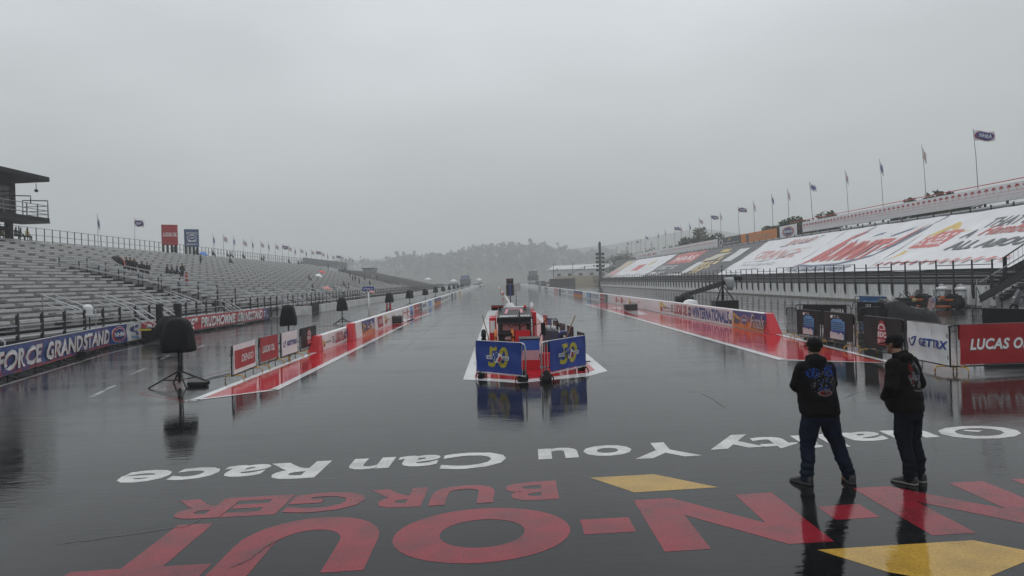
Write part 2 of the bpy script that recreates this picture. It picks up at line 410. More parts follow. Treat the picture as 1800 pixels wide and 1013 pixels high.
ground_text([('B', 980, 888, 861, 0, 1), ('U', 869, 761, 868, 0, 1), ('R', 746, 644, 874, 0, 1), ('G', 640, 512, 882, 0, 1), ('E', 500, 411, 888, 0, 1), ('R', 403, 292, 895, 0, 1)], r2, p_red, 'red_small_lettering', .035, 0)
r3 = row((571, 811), (216, 830.5), (549, 840))
ground_text([('Race', 571, 232, 828, -.03, 1), ('Can', 891, 620, 809, -.03, 1), ('You', 1219, 939, 790, -.03, 1), ('Quality', 1830, 1215, 768, -.28, 1)], r3, p_white, 'white_lettering', .028, .08)
sheet('yellow_marking', [gl((1037, 840), (1150, 834), (1263, 857), (1115, 866)), gl((1437, 967), (1710, 950), (1835, 974), (1700, 1030), (1560, 1006))], .002, p_yel)
# -- red staging pads with white borders
def strip(p, q, w0, w1=None, side=1):
    w1 = w0 if w1 is None else w1
    d = (q-p).normalized(); n = V((-d.y, d.x, 0))*side
    return [p, q, q+n*w1, p+n*w0]
LT = [G(327, 706.5), G(489, 686), G(721, 568), G(706, 570), G(760, 550), G(735, 549)]
wl = [G(551, 619), G(634, 592), G(742, 547)]
sheet('red_pad', [[LT[0], LT[1], G(720, 568), G(672, 576), wl[1]+V((0, -2, 0)), wl[0]], [G(672, 576), G(720, 568), G(760, 550), G(742, 548.5)]], .004, p_redpad)
sheet('white_line', [strip(G(327, 706.5), G(489, 686), .10, .2), strip(G(489, 686), G(721, 568), .24), strip(G(716, 567), G(760, 550), .3), strip(G(551, 619.5), G(327, 706.5), .22),
                     gl((637, 578), (668, 570), (690, 571), (652, 578.5)), gl((705, 565), (712, 560), (730, 560), (722, 566))], .008, p_white2)
sheet('red_pad.001', [[G(1033, 535.5), G(1384, 632), G(1555, 637.5), G(1365, 589), G(1349, 587), G(1068, 533)]], .004, p_redpad)
sheet('white_line.001', [strip(G(1384, 632.5), G(1033, 535.5), .28), strip(G(1556, 638), G(1384, 632.5), .08, .24), strip(G(1362, 588), G(1557, 637), .2),
                         gl((1072, 540.5), (1086, 539.5), (1104, 544), (1090, 545)), gl((1098, 548), (1122, 547), (1142, 553), (1118, 554))], .008, p_white2)
isl = [G(814, 667.6), G(913, 674), G(1034, 662), G(1068, 652.6), G(942, 548), G(858, 546)]
cc = sum(isl, V())/6
sheet('white_line.002', [isl], .004, p_white2)
sheet('red_pad.002', [gl((834, 664), (914, 668.5), (1030, 656), (1046, 651), (972, 585), (936, 551), (872, 548))], .008, p_redpad)
# -- lane lines on the left
ln = [strip(G(-60, 699), G(191, 622), .16), strip(G(191, 622), G(287, 600), .15), strip(G(287, 600), G(500, 569), .15)]
for a_, b_ in (((164, 699), (208, 677)), ((235, 658.5), (261, 647)), ((287, 631.5), (300, 625.5)), ((350, 612), (363, 606.5)), ((410, 590), (424, 585))): ln.append(strip(G(*a_), G(*b_), .14))
for i in range(8): ln.append(strip(V((-10.9, 46+i*9, 0)), V((-10.9, 50+i*9, 0)), .12))
sheet('white_line.003', ln, .004, p_thin)
sheet('faded_red_line', [strip(G(245, 693), G(327, 706), .05), strip(G(246, 692), G(405, 650), .05), strip(V((-10.3, 30, 0)), V((-10.2, 90, 0)), .06)], .004, p_redthin)
seam = M('tar_seam', (.006, .006, .006), .35)
b = MB()
for x_, y0_, y1_ in ((-3.6, 26, 300), (8.7, 34, 300)):
    n_ = 60
    for k in range(n_):
        ya, yb = lerp(y0_, y1_, (k/n_)**2), lerp(y0_, y1_, ((k+1)/n_)**2); w_ = .008+.0001*ya
        if R.random() < .72: b.poly([V((x_-w_, ya, .0015)), V((x_+w_, ya, .0015)), V((x_+w_+R.uniform(-.01, .01), yb, .0015)), V((x_-w_, yb, .0015))], seam)
structure(b.build('tar_seam', base=(0, 0, 0)))
b = MB(); crk = M('crack_fill', (.004, .004, .004), .3)
for pts in ([(1198, 688), (1232, 691), (1250, 700), (1262, 709), (1275, 716)], [(1485, 700), (1510, 689), (1530, 693), (1512, 696)], [(100, 957), (160, 949), (260, 935), (330, 925), (352, 914)], [(402, 1000), (440, 984), (463, 965), (490, 949)]):
    q = [G(*p) for p in pts]
    for i in range(len(q)-1):
        for k in range(4):
            a_ = q[i].lerp(q[i+1], k/4)+V((R.uniform(-.012, .012), R.uniform(-.03, .03), .009)); b_ = q[i].lerp(q[i+1], (k+1.1)/4)+V((0, 0, .009))
            b.poly([V((p.x, p.y, .009)) for p in strip(a_, b_, .012)], crk)
structure(b.build('asphalt_crack', base=(0, 0, 0)))
# -- bank and verge beyond the right stand
dirt = M('brown_dry_grass', (.11, .095, .055), .9, var=.4, scale=.6, bump=.5, bscale=3)
b = MB(); vs = []; nx, ny = 30, 14
for j in range(ny):
    for i in range(nx):
        x = 17+(75-17)*i/(nx-1); y = 203+60*j/(ny-1); t = min(1, j/4); e_ = min(1, i/3)
        vs.append((x, y, (t*3.2+noise.noise(V((x*.2, y*.2, 0)))*.35*t)*e_+.02))
b.add(vs, [(j*nx+i, j*nx+i+1, (j+1)*nx+i+1, (j+1)*nx+i) for j in range(ny-1) for i in range(nx-1)], dirt, True); structure(b.build('grass_bank', base=(0, 0, 0)))
# -- hills
hillm = M('hillside', (.05, .06, .035), .95, var=.4, scale=.02)
def hill(name, x0, x1, y0, y1, hf, nx=60, ny=14):
    b = MB(); vs = []
    for j in range(ny):
        for i in range(nx):
            x = lerp(x0, x1, i/(nx-1)); y = lerp(y0, y1, j/(ny-1)); vs.append((x, y, -.5+hf(x, y)*min(1, 1.6*math.sin(PI*min(.75, j/(ny-1)*.9)))))
    b.add(vs, [(j*nx+i, j*nx+i+1, (j+1)*nx+i+1, (j+1)*nx+i) for j in range(ny-1) for i in range(nx-1)], hillm, True); return structure(b.build(name, base=(0, 0, 0)))
def prof(px, tab):
    for (a, ya), (b_, yb) in zip(tab, tab[1:]):
        if a <= px <= b_: return lerp(ya, yb, (px-a)/(b_-a))
    return tab[0][1] if px < tab[0][0] else tab[-1][1]
HT = [(560, 480), (640, 471), (700, 473), (780, 466), (860, 453), (900, 456), (950, 452), (1010, 463), (1060, 461), (1120, 472), (1250, 476)]
def hf1(x, y):
    px = 867+1250*x/950; return max(.3, P(px, prof(px, HT), 950).z+noise.noise(V((x*.02, y*.02, 3)))*2)
hill('hill_ridge', -600, 470, 760, 1130, hf1)
HT2 = [(300, 470), (500, 463), (640, 458), (760, 452), (900, 448), (1000, 440), (1080, 430), (1160, 414), (1230, 405), (1330, 420), (1500, 440)]
def hf2(x, y):
    px = 867+1250*x/1380; return max(.3, min(100, P(px, prof(px, HT2), 1380).z+noise.noise(V((x*.012, y*.012, 7)))*4))
hill('hill_far', -1150, 1150, 1180, 1680, hf2)
# -- far wood: one mass of leaf clumps on the ridge
leafs = [M('far_leaf_dark', (.028, .04, .022), .8, var=.4, scale=.2), M('far_leaf_mid', (.045, .06, .03), .8, var=.4, scale=.2), M('near_leaf_dark', (.022, .038, .012), .7, var=.4, scale=.5), M('near_leaf_mid', (.045, .07, .02), .7, var=.4, scale=.5), M('near_leaf_light', (.075, .1, .03), .7, var=.4, scale=.5)]
def leaf(b, c, s, mat):
    n = V((R.gauss(0, 1), R.gauss(0, 1), R.gauss(0, 1))).normalized(); x, y = frame_of(n)
    a = R.uniform(0, PI); u = (x*math.cos(a)+y*math.sin(a))*s; v_ = (-x*math.sin(a)+y*math.cos(a))*s*R.uniform(.45, .8)
    b.add([c-u, c+v_, c+u, c-v_*.9], [(0, 1, 2, 3)], mat)
b = MB(); seen_ = 0
while seen_ < 620:
    y = R.uniform(775, 960); px = R.uniform(585, 1160); x = (px-867)*y/1250
    base = hf1(x, y)*min(1, 1.6*math.sin(PI*min(.75, (y-760)/370*.9)))-.8
    seen_ += 1; hgt = R.uniform(9, 17); tall = R.random() < .10
    if tall: hgt *= 1.3
    if 870 < px < 960: hgt *= 1.15
    if px < 680: hgt *= .7
    rx = hgt*(.15 if tall else R.uniform(.32, .55)); m_ = leafs[R.randint(0, 1)]
    b.tube([(x, y, base-1), (x, y, base+hgt*.6)], [.4, .2], hillm, 4)
    lobes = [V((R.uniform(-.6, .6)*rx, R.uniform(-.6, .6)*rx, hgt*R.uniform(.42, .88))) for k in range(5)]
    for k in range(54):
        c_ = R.choice(lobes); d = V((R.gauss(0, 1), R.gauss(0, 1), R.gauss(0, 1))).normalized()*rx*.42*R.random()**.5
        leaf(b, V((x+c_.x+d.x, y+c_.y+d.y, base+c_.z+d.z)), hgt*R.uniform(.07, .13), m_)
tag(b.build('far_wood', base=(0, 500, 0)), kind='stuff')
# ================================================================== left grandstand
RUN, RISE, X0L, Z0L = .77, .227, -20.0, 1.5
def zrow(i): return Z0L+RISE*i
def bench_rows(root, rows, y0f, y1f, mat_seat, mat_riser, mat_step, aisle=3.75, aw=.62, off=0.0):
    for i in rows:
        x = X0L-RUN*i; z = zrow(i); b = MB(); y0 = y0f(i); y1 = y1f(i)
        if y1-y0 < .5: continue
        y = y0; k = math.floor((y0-off)/aisle)
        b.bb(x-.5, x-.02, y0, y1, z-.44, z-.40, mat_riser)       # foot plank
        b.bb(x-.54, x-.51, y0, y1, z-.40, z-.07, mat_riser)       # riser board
        while y < y1-.05:
            a = (k+1)*aisle+off
            e_ = min(a-aw, y1)
            if e_ > y+.1:
                b.bb(x-.30, x, y, e_, z-.045, z, mat_seat); b.bb(x-.012, x+.004, y+.003, e_-.003, z-.12, z-.047, mat_seat)
            if a-aw < y1: b.bb(x-.62, x-.04, max(a-aw, y)+.06, min(a, y1)-.06, z-.33, z-.20, mat_step)
            y = a; k += 1
        b.build('bench_row', root)
NR = 26
step = M('dark_aisle_step', (.012, .012, .013), .6); und = M('understructure', (.02, .021, .022), .8)
gA = thing('grandstand', 'near section of the left grandstand, grey aluminium benches below the tower', 'grandstand', (-30, 30, 0))
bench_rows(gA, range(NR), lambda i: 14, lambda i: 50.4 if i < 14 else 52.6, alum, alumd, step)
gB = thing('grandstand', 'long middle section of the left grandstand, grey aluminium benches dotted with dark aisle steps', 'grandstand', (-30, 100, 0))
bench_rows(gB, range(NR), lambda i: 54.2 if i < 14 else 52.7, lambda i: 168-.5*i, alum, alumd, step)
for g_, y0, y1 in ((gA, 14, 50.4), (gB, 54.2, 166)):
    b = MB(); x1 = X0L-RUN*NR; z1 = zrow(NR)
    b.poly([(X0L-.2, y0, .1), (X0L-.2, y1, .1), (X0L-.2, y1, Z0L-.5), (X0L-.2, y0, Z0L-.5)], und)
    b.poly([(X0L-.2, y0, Z0L-.62), (X0L-.2, y1, Z0L-.62), (x1, y1, z1-.62), (x1, y0, z1-.62)], und)
    b.poly([(x1, y0, 0), (x1, y1, 0), (x1, y1, z1-.62), (x1, y0, z1-.62)], und)
    for y in (y0, y1): b.poly([(X0L-.2, y, .1), (X0L-.2, y, Z0L-.62), (x1, y, z1-.62), (x1, y, .1)], und)
    b.build('understructure', g_)
    # walkway deck with skirt and the guard rail in front of it
    xr = -18.55; xo = -18.3
    b = MB(); b.bb(X0L+.15, xr-.05, y0, y1, .82, .92, alumd); b.bb(xr-.06, xr-.03, y0, y1, .55, .82, darkgrey); b.build('walkway', g_)
    b = MB()
    for z in (1.82, 1.38, 1.02): b.beam((xr, y0, z), (xr, y1, z), .05, .05, galv)
    b.build('guard_rail', g_)
    n = int((y1-y0)/1.5); n = min(n, 68); p0 = None
    for k in range(n+1):
        y = lerp(y0, y1, k/n)
        if p0 is None:
            b = MB(); b.bb(xr-.05, xr+.05, y-.045, y+.045, .1, 1.86, darkgrey); p0 = b.build('rail_post', g_)
        else:
            q = p0.copy(); COL.objects.link(q); q.parent = g_; q.location = (0, y-y0, 0)
    ys = [19.5, 26.3, 33.2, 37.4, 41.5, 45.6] if g_ is gA else [58, 63, 68, 74, 80, 87, 94, 102, 110, 119, 128, 138, 149, 160]
    for y in ys:      # bright stair rails from the walkway up into the rows
        b = MB(); s_ = 1 if (int(y) % 2) else -1
        for dx in (0, .9):
            b.tube([(X0L+.9, y+dx, .92), (X0L+.9, y+dx, 1.75), (X0L-1.2, y+dx+.2, 2.55), (X0L-1.2, y+dx+.2, 1.9)], .03, galv, 6)
            b.tube([(X0L+.9, y+dx, 1.4), (X0L-1.2, y+dx+.2, 2.2)], .025, galv, 6)
        b.build('stair_rail', g_)
    for y in ([24.3, 36.2, 38.6, 48.5] if g_ is gA else [61, 66, 77, 98]):   # steps to the ground
        b = MB()
        for dx in (0, .8):
            b.tube([(xr+1.25, y+dx, .15), (xr+1.25, y+dx, .95), (xr, y+dx, 1.8)], .03, galv, 6); b.tube([(xr+1.25, y+dx, .6), (xr, y+dx, 1.4)], .025, galv, 6)
        for k in range(4): b.bb(xr+.1+k*.28, xr+.4+k*.28, y, y+.8, .70-k*.2, .74-k*.2, alumd)
        b.build('ground_stair', g_)
# sloped ramp between the sections
rp = thing('access_ramp', 'dark ramp with sloping double handrails cutting through the left grandstand', 'ramp', (-25, 52.3, 0))
b = MB(); b.hexa([(-20, 50.5, .3), (-20, 54.1, .3), (-30.6, 54.1, .3), (-30.6, 50.5, .3), (-20, 50.5, .95), (-20, 54.1, .95), (-30.6, 54.1, 3.3), (-30.6, 50.5, 3.3)], und); b.build('ramp_deck', rp)
for y in (50.55, 54.0):
    b = MB()
    for dz in (1.3, .85): b.beam((-19.6, y, .95+dz+.35), (-30.8, y, 3.55+dz+.35), .08, .09, galv)
    for k in range(9):
        x = lerp(-19.6, -30.8, k/8); z = lerp(.95, 3.55, k/8); b.bb(x-.03, x+.03, y-.03, y+.03, z, z+1.66, darkgrey)
    b.build('handrail', rp)
# darker far stand
dk1 = M('dark_bench', (.15, .15, .148), .6, var=.3); dk2 = M('dark_riser', (.10, .10, .10), .7)
gC = thing('grandstand', 'far dark section of the left grandstand beyond the flags, stepping down into the mist', 'grandstand', (-28, 210, 0))
bench_rows(gC, range(22), lambda i: 168.5, lambda i: 262-i*2.2, dk1, dk2, step, aisle=7)
b = MB(); b.poly([(X0L-.2, 168.5, Z0L-.62), (X0L-.2, 262, Z0L-.62), (X0L-RUN*22, 214, zrow(22)-.62), (X0L-RUN*22, 168.5, zrow(22)-.62)], und); b.poly([(X0L-.2, 168.5, 0), (X0L-.2, 262, 0), (X0L-.2, 262, Z0L-.6), (X0L-.2, 168.5, Z0L-.6)], dk2); b.build('understructure', gC)
b = MB()
for z in (1.0, 1.45, 1.9): b.beam((-18.5, 168.5, z), (-18.5, 262, z), .05, .05, galv)
for k in range(48): b.bb(-18.55, -18.45, 169+k*1.95-.04, 169+k*1.95+.04, .1, 1.9, darkgrey)
b.build('guard_rail', gC)
bh = thing('booth', 'small grey booth on the top edge of the far dark stand', 'booth', (-37.5, 218, 0)); b = MB(); b.bb(-39.2, -36.2, 214.5, 222, 2, 7.2, mgrey); b.build('wall', bh); b = MB(); b.bb(-39.5, -35.9, 214.2, 222.3, 7.2, 7.45, darkgrey); b.build('roof', bh); b = MB(); b.bb(-36.2, -36.17, 216, 220, 5.6, 6.7, glass); b.build('window', bh)
# fence along the top
def rail_fence(name, label, x, y0, y1, z0, z1, n, ms=darkgrey, mesh=True):
    f = thing(name, label, 'fence', (x, (y0+y1)/2, z0)); b = MB()
    for z in (z1, lerp(z0, z1, .5), z0+.12): b.beam((x, y0, z), (x, y1, z), .04, .04, grey)
    b.build('rail', f); p0 = None
    for k in range(n):
        y = lerp(y0, y1, k/(n-1))
        if p0 is None: b = MB(); b.bb(x-.03, x+.03, y-.025, y+.025, z0-.4, z1+.04, ms); p0 = b.build('post', f)
        else: q = p0.copy(); COL.objects.link(q); q.parent = f; q.location = (0, y-y0, 0)
    return f
mk = M('mesh_screen', (.20, .205, .21), .7)
xb = X0L-RUN*NR-.1
zb = zrow(NR)-.25
rail_fence('fence', 'thin rail fence with dark posts along the top of the left grandstand', xb, 50, 150, zb, zb+1.25, 88)
f2 = rail_fence('fence', 'dense screen fence at the far end of the left grandstand top, behind the flag row', xb, 150.5, 196, zb-.1, zb+1.5, 46)
b = MB(); b.bb(xb+.05, xb+.07, 150.5, 196, zb-.1, zb+1.45, mk); b.build('screen', f2)
rail_fence('fence', 'faint low post fence stepping down behind the far dark stand', -34, 222, 300, 3.2, 4.6, 30)
# ---- tower
tw = thing('tower', 'dark observation tower with overhanging roof and balcony above the left grandstand', 'tower', (-42, 50, 0))
b = MB(); b.bb(-47, -39.2, 30, 58.7, 8.95, 11.75, towerdark); b.build('wall', tw)
b = MB(); b.hexa([(-48, 28, 11.75), (-36.9, 28, 11.95), (-36.9, 59.6, 11.95), (-48, 59.6, 11.75), (-48, 28, 12.9), (-36.9, 28, 12.35), (-36.9, 59.6, 12.35), (-48, 59.6, 12.9)], M('roof_underside', (.012, .013, .015), .6, spec=.15)); b.build('roof', tw, .04)
for k in range(7):
    y = 57.9-k*2.6
    b = MB(); b.bb(-39.2, -39.16, y-2.3, y, 9.5, 11.3, glass); o = b.build('window', tw)
    b2 = MB()
    for ya in (y-2.42, y-.02): b2.bb(-39.2, -39.12, ya, ya+.1, 9.4, 11.5, blackm)
    b2.bb(-39.2, -39.12, y-2.3, y, 11.3, 11.42, blackm); b2.build('frame', o)
b = MB(); b.bb(-39.3, -36.95, 30, 59.5, 8.55, 8.9, towerdark); b.bb(-39.3, -36.9, 30, 59.5, 8.45, 8.55, blackm); b.build('balcony', tw)
b = MB()
for z in (9.9, 9.5, 9.2): b.beam((-37, 30, z), (-37, 59.4, z), .05, .05, grey); b.beam((-37, 59.4, z), (-39.2, 59.4, z), .05, .05, grey)
for k in range(22): b.bb(-37.04, -36.96, 59.4-k*1.35-.03, 59.4-k*1.35+.03, 8.9, 9.95, grey)
b.build('balcony_rail', tw)
for y, z in ((59.4, 10.35), (57.2, 10.5), (54.9, 10.6)):
    b = MB(); b.tube([(-37, y, 9.9), (-37, y, z), (-39.1, y, z+.1), (-39.1, y, 9)], .05, towerdark, 6); b.build('rail_bracket', tw)
for x, y in ((-39.5, 58.2), (-45.5, 58.2), (-39.5, 48), (-45.5, 48), (-39.5, 38)): b = MB(); b.bb(x-.22, x+.22, y-.22, y+.22, 3, 8.5, towerdark); b.build('leg', tw)
b = MB()
for y in (58.2, 48): b.beam((-39.6, y, 8.3), (-42.5, y, 6.4), .16, .16, towerdark); b.beam((-42.5, y, 6.4), (-45.5, y, 8.3), .16, .16, towerdark); b.beam((-40.0, y, 6.4), (-43.6, y, 8.4), .16, .16, towerdark)
b.beam((-39.5, 58.2, 8.0), (-39.5, 48, 8.0), .25, .3, towerdark); b.build('brace', tw)
b = MB(); b.tube([(-37.8, 59.2, 11.8), (-37.8, 59.2, 11.3)], .03, blackm); b.ell((-37.8, 59.2, 11.2), (.14, .2, .13), blackm); b.build('lamp', tw)
# ---- billboards
def billboard(label, pxs, X, items, back, cap):
    (xa, ya), (xb_, yb) = pxs; A = PX(xa, yb, X); Y = A.y; B = P(xb_, yb+1, Y+1.0); T_ = P(xa, ya, Y); hh = T_.z-A.z
    r = thing('billboard', label, 'billboard', ((A.x+B.x)/2, Y, 0)); U = V((B.x-A.x, B.y-A.y, 0)); W = V((0, 0, hh)); nrm = U.cross(W).normalized()
    b = MB(); k = -nrm*.35; O = V(A)
    b.hexa([O, O+U, O+U+k, O+k, O+W, O+U+W, O+U+W+k, O+W+k], back); b.build('box', r)
    b = MB(); b.art(panel(O, U, W), items, .012, .012); b.build('face', r)
    for t in (.08, .35, .62, .9): b = MB(); p = O+U*t+k*.5; b.bb(p.x-.11, p.x+.11, p.y-.11, p.y+.11, 5, A.z, blackm); b.build('post', r)
    return r
billboard('red billboard with white oil lettering on posts above the left grandstand', ((285, 395), (313, 431)), -41, [('R', 0, 0, 1, 1, red), ('T', 'LUCAS OIL', .08, .42, .94, .62, white, .25, .03)], blackm, 0)
billboard('blue billboard with a white oval emblem beside the red billboard', ((325, 403), (350, 434)), -41, [('R', 0, 0, 1, 1, navy), ('R', .03, .03, .97, .97, M('slate_blue', (.035, .085, .19), .5)), ('T', 'PERFORMANCE', .12, .68, .9, .84, lgrey, 0, .02), ('E', .5, .5, .34, .17, white), ('E', .5, .5, .30, .13, navy), ('X', .3, .45, .7, .55, 1, 6, white), ('R', .2, .28, .82, .36, lgrey), ('X', .12, .1, .9, .19, 1, 11, white)], blackm, 0)
# ---- flags
pf = M('flag_red', (.42, .09, .10), .6); pb = M('flag_blue', (.10, .13, .38), .6)
def flag(px, top, bot, X, kind, label, group, lean=0, sc_=1.0):
    T_ = PX(px, top, X); Y = T_.y; zb_ = bot; hgt = T_.z-zb_
    r = thing('flagpole', label, 'flagpole', (X, Y, zb_), group); tx = lean*hgt
    rad = .035*sc_ if Y < 90 else .045*sc_
    b = MB(); b.tube([(X, Y, zb_), (X+tx*.4, Y, zb_+hgt*.6), (X+tx, Y, zb_+hgt)], [rad*1.3, rad, rad*.7], grey if X < 0 else darkgrey, 5); b.ell((X+tx, Y, zb_+hgt), rad*1.8, grey, 6, 4); b.build('pole', r)
    L_ = {'fly': 2.3, 'limp': .55, 'half': 1.35}[kind[0]]*sc_; hh = (1.35 if kind[0] == 'fly' else 2.0 if kind[0] == 'limp' else 1.5)*sc_
    sag = {'fly': .32, 'limp': .9, 'half': .7}[kind[0]]*sc_
    def F(u, v, n):
        q = math.sin(u*7+kind[1])*.07*u*sc_
        return V((X+tx*lerp(.86, 1, v)+L_*u*.93, Y+q+n-(.35*u*L_), zb_+hgt-.08-hh*(1-v*(1-.12*u))-sag*u+.05*math.sin(u*9+kind[1])))
    b = MB(); ca, cb = kind[2]
    if kind[0] == 'fly': it = [('R', 0, 0, 1, 1, white), ('E', .5, .5, .47, .42, red), ('E', .5, .5, .40, .37, royal), ('T', 'NHRA', .22, .3, .78, .7, white, .2, .02)]
    elif ca == 'b': it = [('R', 0, 0, 1, 1, white), ('E', .5, .5, .36, .28, pb)]
    else: it = [('R', 0, 0, 1, 1, white), ('R', .25, .28, .75, .42, pf), ('R', .3, .55, .7, .68, pf)]
    b.art(F, it, -.05, 0, (8, 5)); b.build('flag', r)
    return r
gl_ = 'flags along the top of the left grandstand'
fl = [(171, 377), (236, 384)]+[(380+x/4.5, 380+y/4.5) for x, y in ((-26, 140), (55, 145), (135, 155), (212, 180), (283, 185), (350, 197), (411, 203), (466, 215), (522, 225), (572, 232), (620, 245), (665, 250), (708, 265), (752, 265), (790, 272), (835, 280), (878, 290), (918, 305), (950, 307), (990, 310), (1022, 318), (1050, 320), (1075, 325))]
for k, (px, py) in enumerate(fl):
    kk = ('fly', k*1.3, 'b ') if k in (1, 10, 16, 20) else (('half', k*.9, 'b ') if k % 2 else ('limp', k*.7, 'r '))
    kk = (kk[0], kk[1], 'br'[k % 2]+' ')
    lb = 'thin pole with a small limp white flag, leftmost by the tower' if k == 0 else 'pole with a flying white and blue flag left of the red billboard' if k == 1 else f'{ORD[k-2]} flagpole to the right of the blue billboard, {["limp white and red","white and blue"][k%2]} flag'
    flag(px, py, zb-.2 if k < 25 else 4, xb-1, kk, lb, gl_, sc_=.62)
gr_ = 'flags along the top of the right grandstand'
fr = [(1020+x/4.5, 320+y/4.5) for x, y in ((370, 470), (405, 458), (445, 455), (475, 442), (518, 422), (562, 465), (615, 398), (672, 376), (747, 350), (797, 345), (865, 322), (943, 285), (1037, 258), (1110, 236), (1252, 195), (1373, 150), (1518, 95), (1645, 55))]+[(1400+x/4.5, 200+y/4.5) for x, y in ((120, 540), (403, 445), (677, 360), (1015, 250), (1424, 122))]
for k, (px, py) in enumerate(fr):
    m_ = len(fr)-1-k
    t = 'fly' if m_ in (0, 8, 10, 14) else 'half' if m_ in (4, 11, 20, 22, 18) else 'limp'
    lb = 'tallest nearest flagpole on the right stand, white flag with an oval blue emblem flying' if m_ == 0 else f'{ORD[m_-1]} flagpole left of the big flying emblem flag on the right stand'
    flag(px, py, 8.6, 43.2, (t, k*1.1, 'br'[(m_ % 2)]+' '), lb, gr_, lean=-.05 if px > 1400 else -.02, sc_=.70 if m_ == 0 else .64)
# ================================================================== right grandstand
gR = thing('grandstand', 'right grandstand with a white brick base wall and dark front railing under printed covers', 'grandstand', (36, 110, 0))
brick = None
m, nt, bs = nodes('white_painted_block'); N_ = nt.nodes; L_ = nt.links
tcx = N_.new('ShaderNodeTexCoord'); mpp = N_.new('ShaderNodeMapping'); mpp.inputs['Rotation'].default_value = (PI/2, 0, PI/2); L_.new(tcx.outputs['Object'], mpp.inputs[0])
sp = N_.new('ShaderNodeSeparateXYZ'); L_.new(tcx.outputs['Object'], sp.inputs[0]); cb = N_.new('ShaderNodeCombineXYZ'); L_.new(sp.outputs['Y'], cb.inputs['X']); L_.new(sp.outputs['Z'], cb.inputs['Y'])
br = N_.new('ShaderNodeTexBrick'); br.inputs['Scale'].default_value = 1; br.inputs['Brick Width'].default_value = .4; br.inputs['Row Height'].default_value = .2; br.inputs['Mortar Size'].default_value = .008
br.inputs['Color1'].default_value = (.78, .78, .76, 1); br.inputs['Color2'].default_value = (.72, .72, .71, 1); br.inputs['Mortar'].default_value = (.58, .58, .56, 1); L_.new(cb.outputs[0], br.inputs['Vector'])
ns = N_.new('ShaderNodeTexNoise'); ns.inputs['Detail'].default_value = 5; m2 = N_.new('ShaderNodeMapping'); m2.inputs['Scale'].default_value = (1, 2.2, .25); L_.new(tcx.outputs['Object'], m2.inputs[0]); L_.new(m2.outputs[0], ns.inputs['Vector']); ns.inputs['Scale'].default_value = 1.4
rg = N_.new('ShaderNodeMapRange'); L_.new(ns.outputs['Fac'], rg.inputs['Value']); rg.inputs['From Min'].default_value = .35; rg.inputs['From Max'].default_value = .72; rg.inputs['To Min'].default_value = 1.08; rg.inputs['To Max'].default_value = .72
mm = N_.new('ShaderNodeMix'); mm.data_type = 'RGBA'; mm.blend_type = 'MULTIPLY'; mm.inputs['Factor'].default_value = 1; L_.new(br.outputs['Color'], mm.inputs['A']); L_.new(rg.outputs['Result'], mm.inputs['B'])
L_.new(mm.outputs['Result'], bs.inputs['Base Color']); bs.inputs['Roughness'].default_value = .55; block = m
b = MB(); b.bb(30, 30.3, 42.5, 214, 0, 1.42, block); b.bb(29.97, 30.33, 42.5, 214, 1.42, 1.5, darkgrey); b.build('base_wall', gR)
b = MB(); b.bb(29.9, 30.0, 42.5, 214, .004, .16, M('wall_foot', (.2, .19, .16), .8, var=.5)); b.build('wall_foot', gR)
b = MB()
for x, z in ((30.8, 1.75), (31.3, 2.0), (31.8, 2.2)): b.bb(x, x+.5, 44, 213, z-.09, z, mgrey); b.bb(x+.42, x+.5, 44, 213, z-.5, z-.1, und)
b.bb(30.5, 30.55, 44, 213, 1.55, 1.75, mgrey)
b.build('front_bench', gR)
b = MB(); b.poly([(32.3, 44.2, 0), (32.3, 213, 0), (32.3, 213, 2.2), (32.3, 44.2, 2.2)], und); b.poly([(32.3, 44.2, 0), (32.3, 44.2, 2.2), (40, 44.2, 6.75), (40, 44.2, 0)], und); b.poly([(32.3, 213, 0), (32.3, 213, 2.2), (40, 213, 6.75), (40, 213, 0)], und); b.poly([(40, 44.2, 0), (40, 44.2, 6.75), (40, 213, 6.75), (40, 213, 0)], und); b.build('understructure', gR)
b = MB()
for k in range(25):      # the stepped seats that the covers lie on
    x = 32.3+7.7*k/25; b.bb(x, x+.31, 44.2, 213, 2.0+4.62*k/25, 2.0+4.62*(k+1)/25-.02, dk1)
for z in (1.72, 2.2): b.beam((29.92, 42.5, z), (29.92, 213, z), .06, .06, darkgrey)
b.build('seat_tier', gR)
b = MB(); y = 42.5; k = 0
while y < 211:
    zt = 3.0 if (k//1) % 2 else 2.68; e_ = min(y+5.4, 213); b.beam((29.88, y, zt), (29.88, e_, zt), .07, .05, darkgrey); y += 5.4; k += 1
b.beam((29.9, 42.5, 2.42), (29.9, 213, 2.42), .05, .05, darkgrey); b.build('guard_rail', gR)
p0 = None
for k in range(95):
    y = 42.6+1.8*k
    if p0 is None:
        b = MB(); b.bb(29.86, 29.94, y-.032, y+.032, 1.42, 2.98, darkgrey); b.bb(29.84, 30.0, y-.055, y+.055, 1.0, 1.42, darkgrey); b.hexa([(29.9, y-.02, .55), (30.0, y-.02, .55), (30.0, y+.02, .55), (29.9, y+.02, .55), (29.84, y-.06, 1.0), (30.0, y-.06, 1.0), (30.0, y+.06, 1.0), (29.84, y+.06, 1.0)], darkgrey); p0 = b.build('railing_post', gR)
    else: q = p0.copy(); COL.objects.link(q); q.parent = gR; q.location = p0.location+V((0, y-42.6, 0))
b = MB(); b.bb(40.5, 40.8, 40, 213, 0, 7.4, mgrey)
for k in range(70): b.bb(40.42, 40.5, 40+k*2.5, 40.12+k*2.5, 6.0, 7.5, blackm)
b.bb(40.46, 40.5, 40, 213, 6.9, 7.05, lgrey); b.bb(40.46, 40.5, 40, 213, 7.25, 7.38, lgrey); b.build('back_wall', gR)
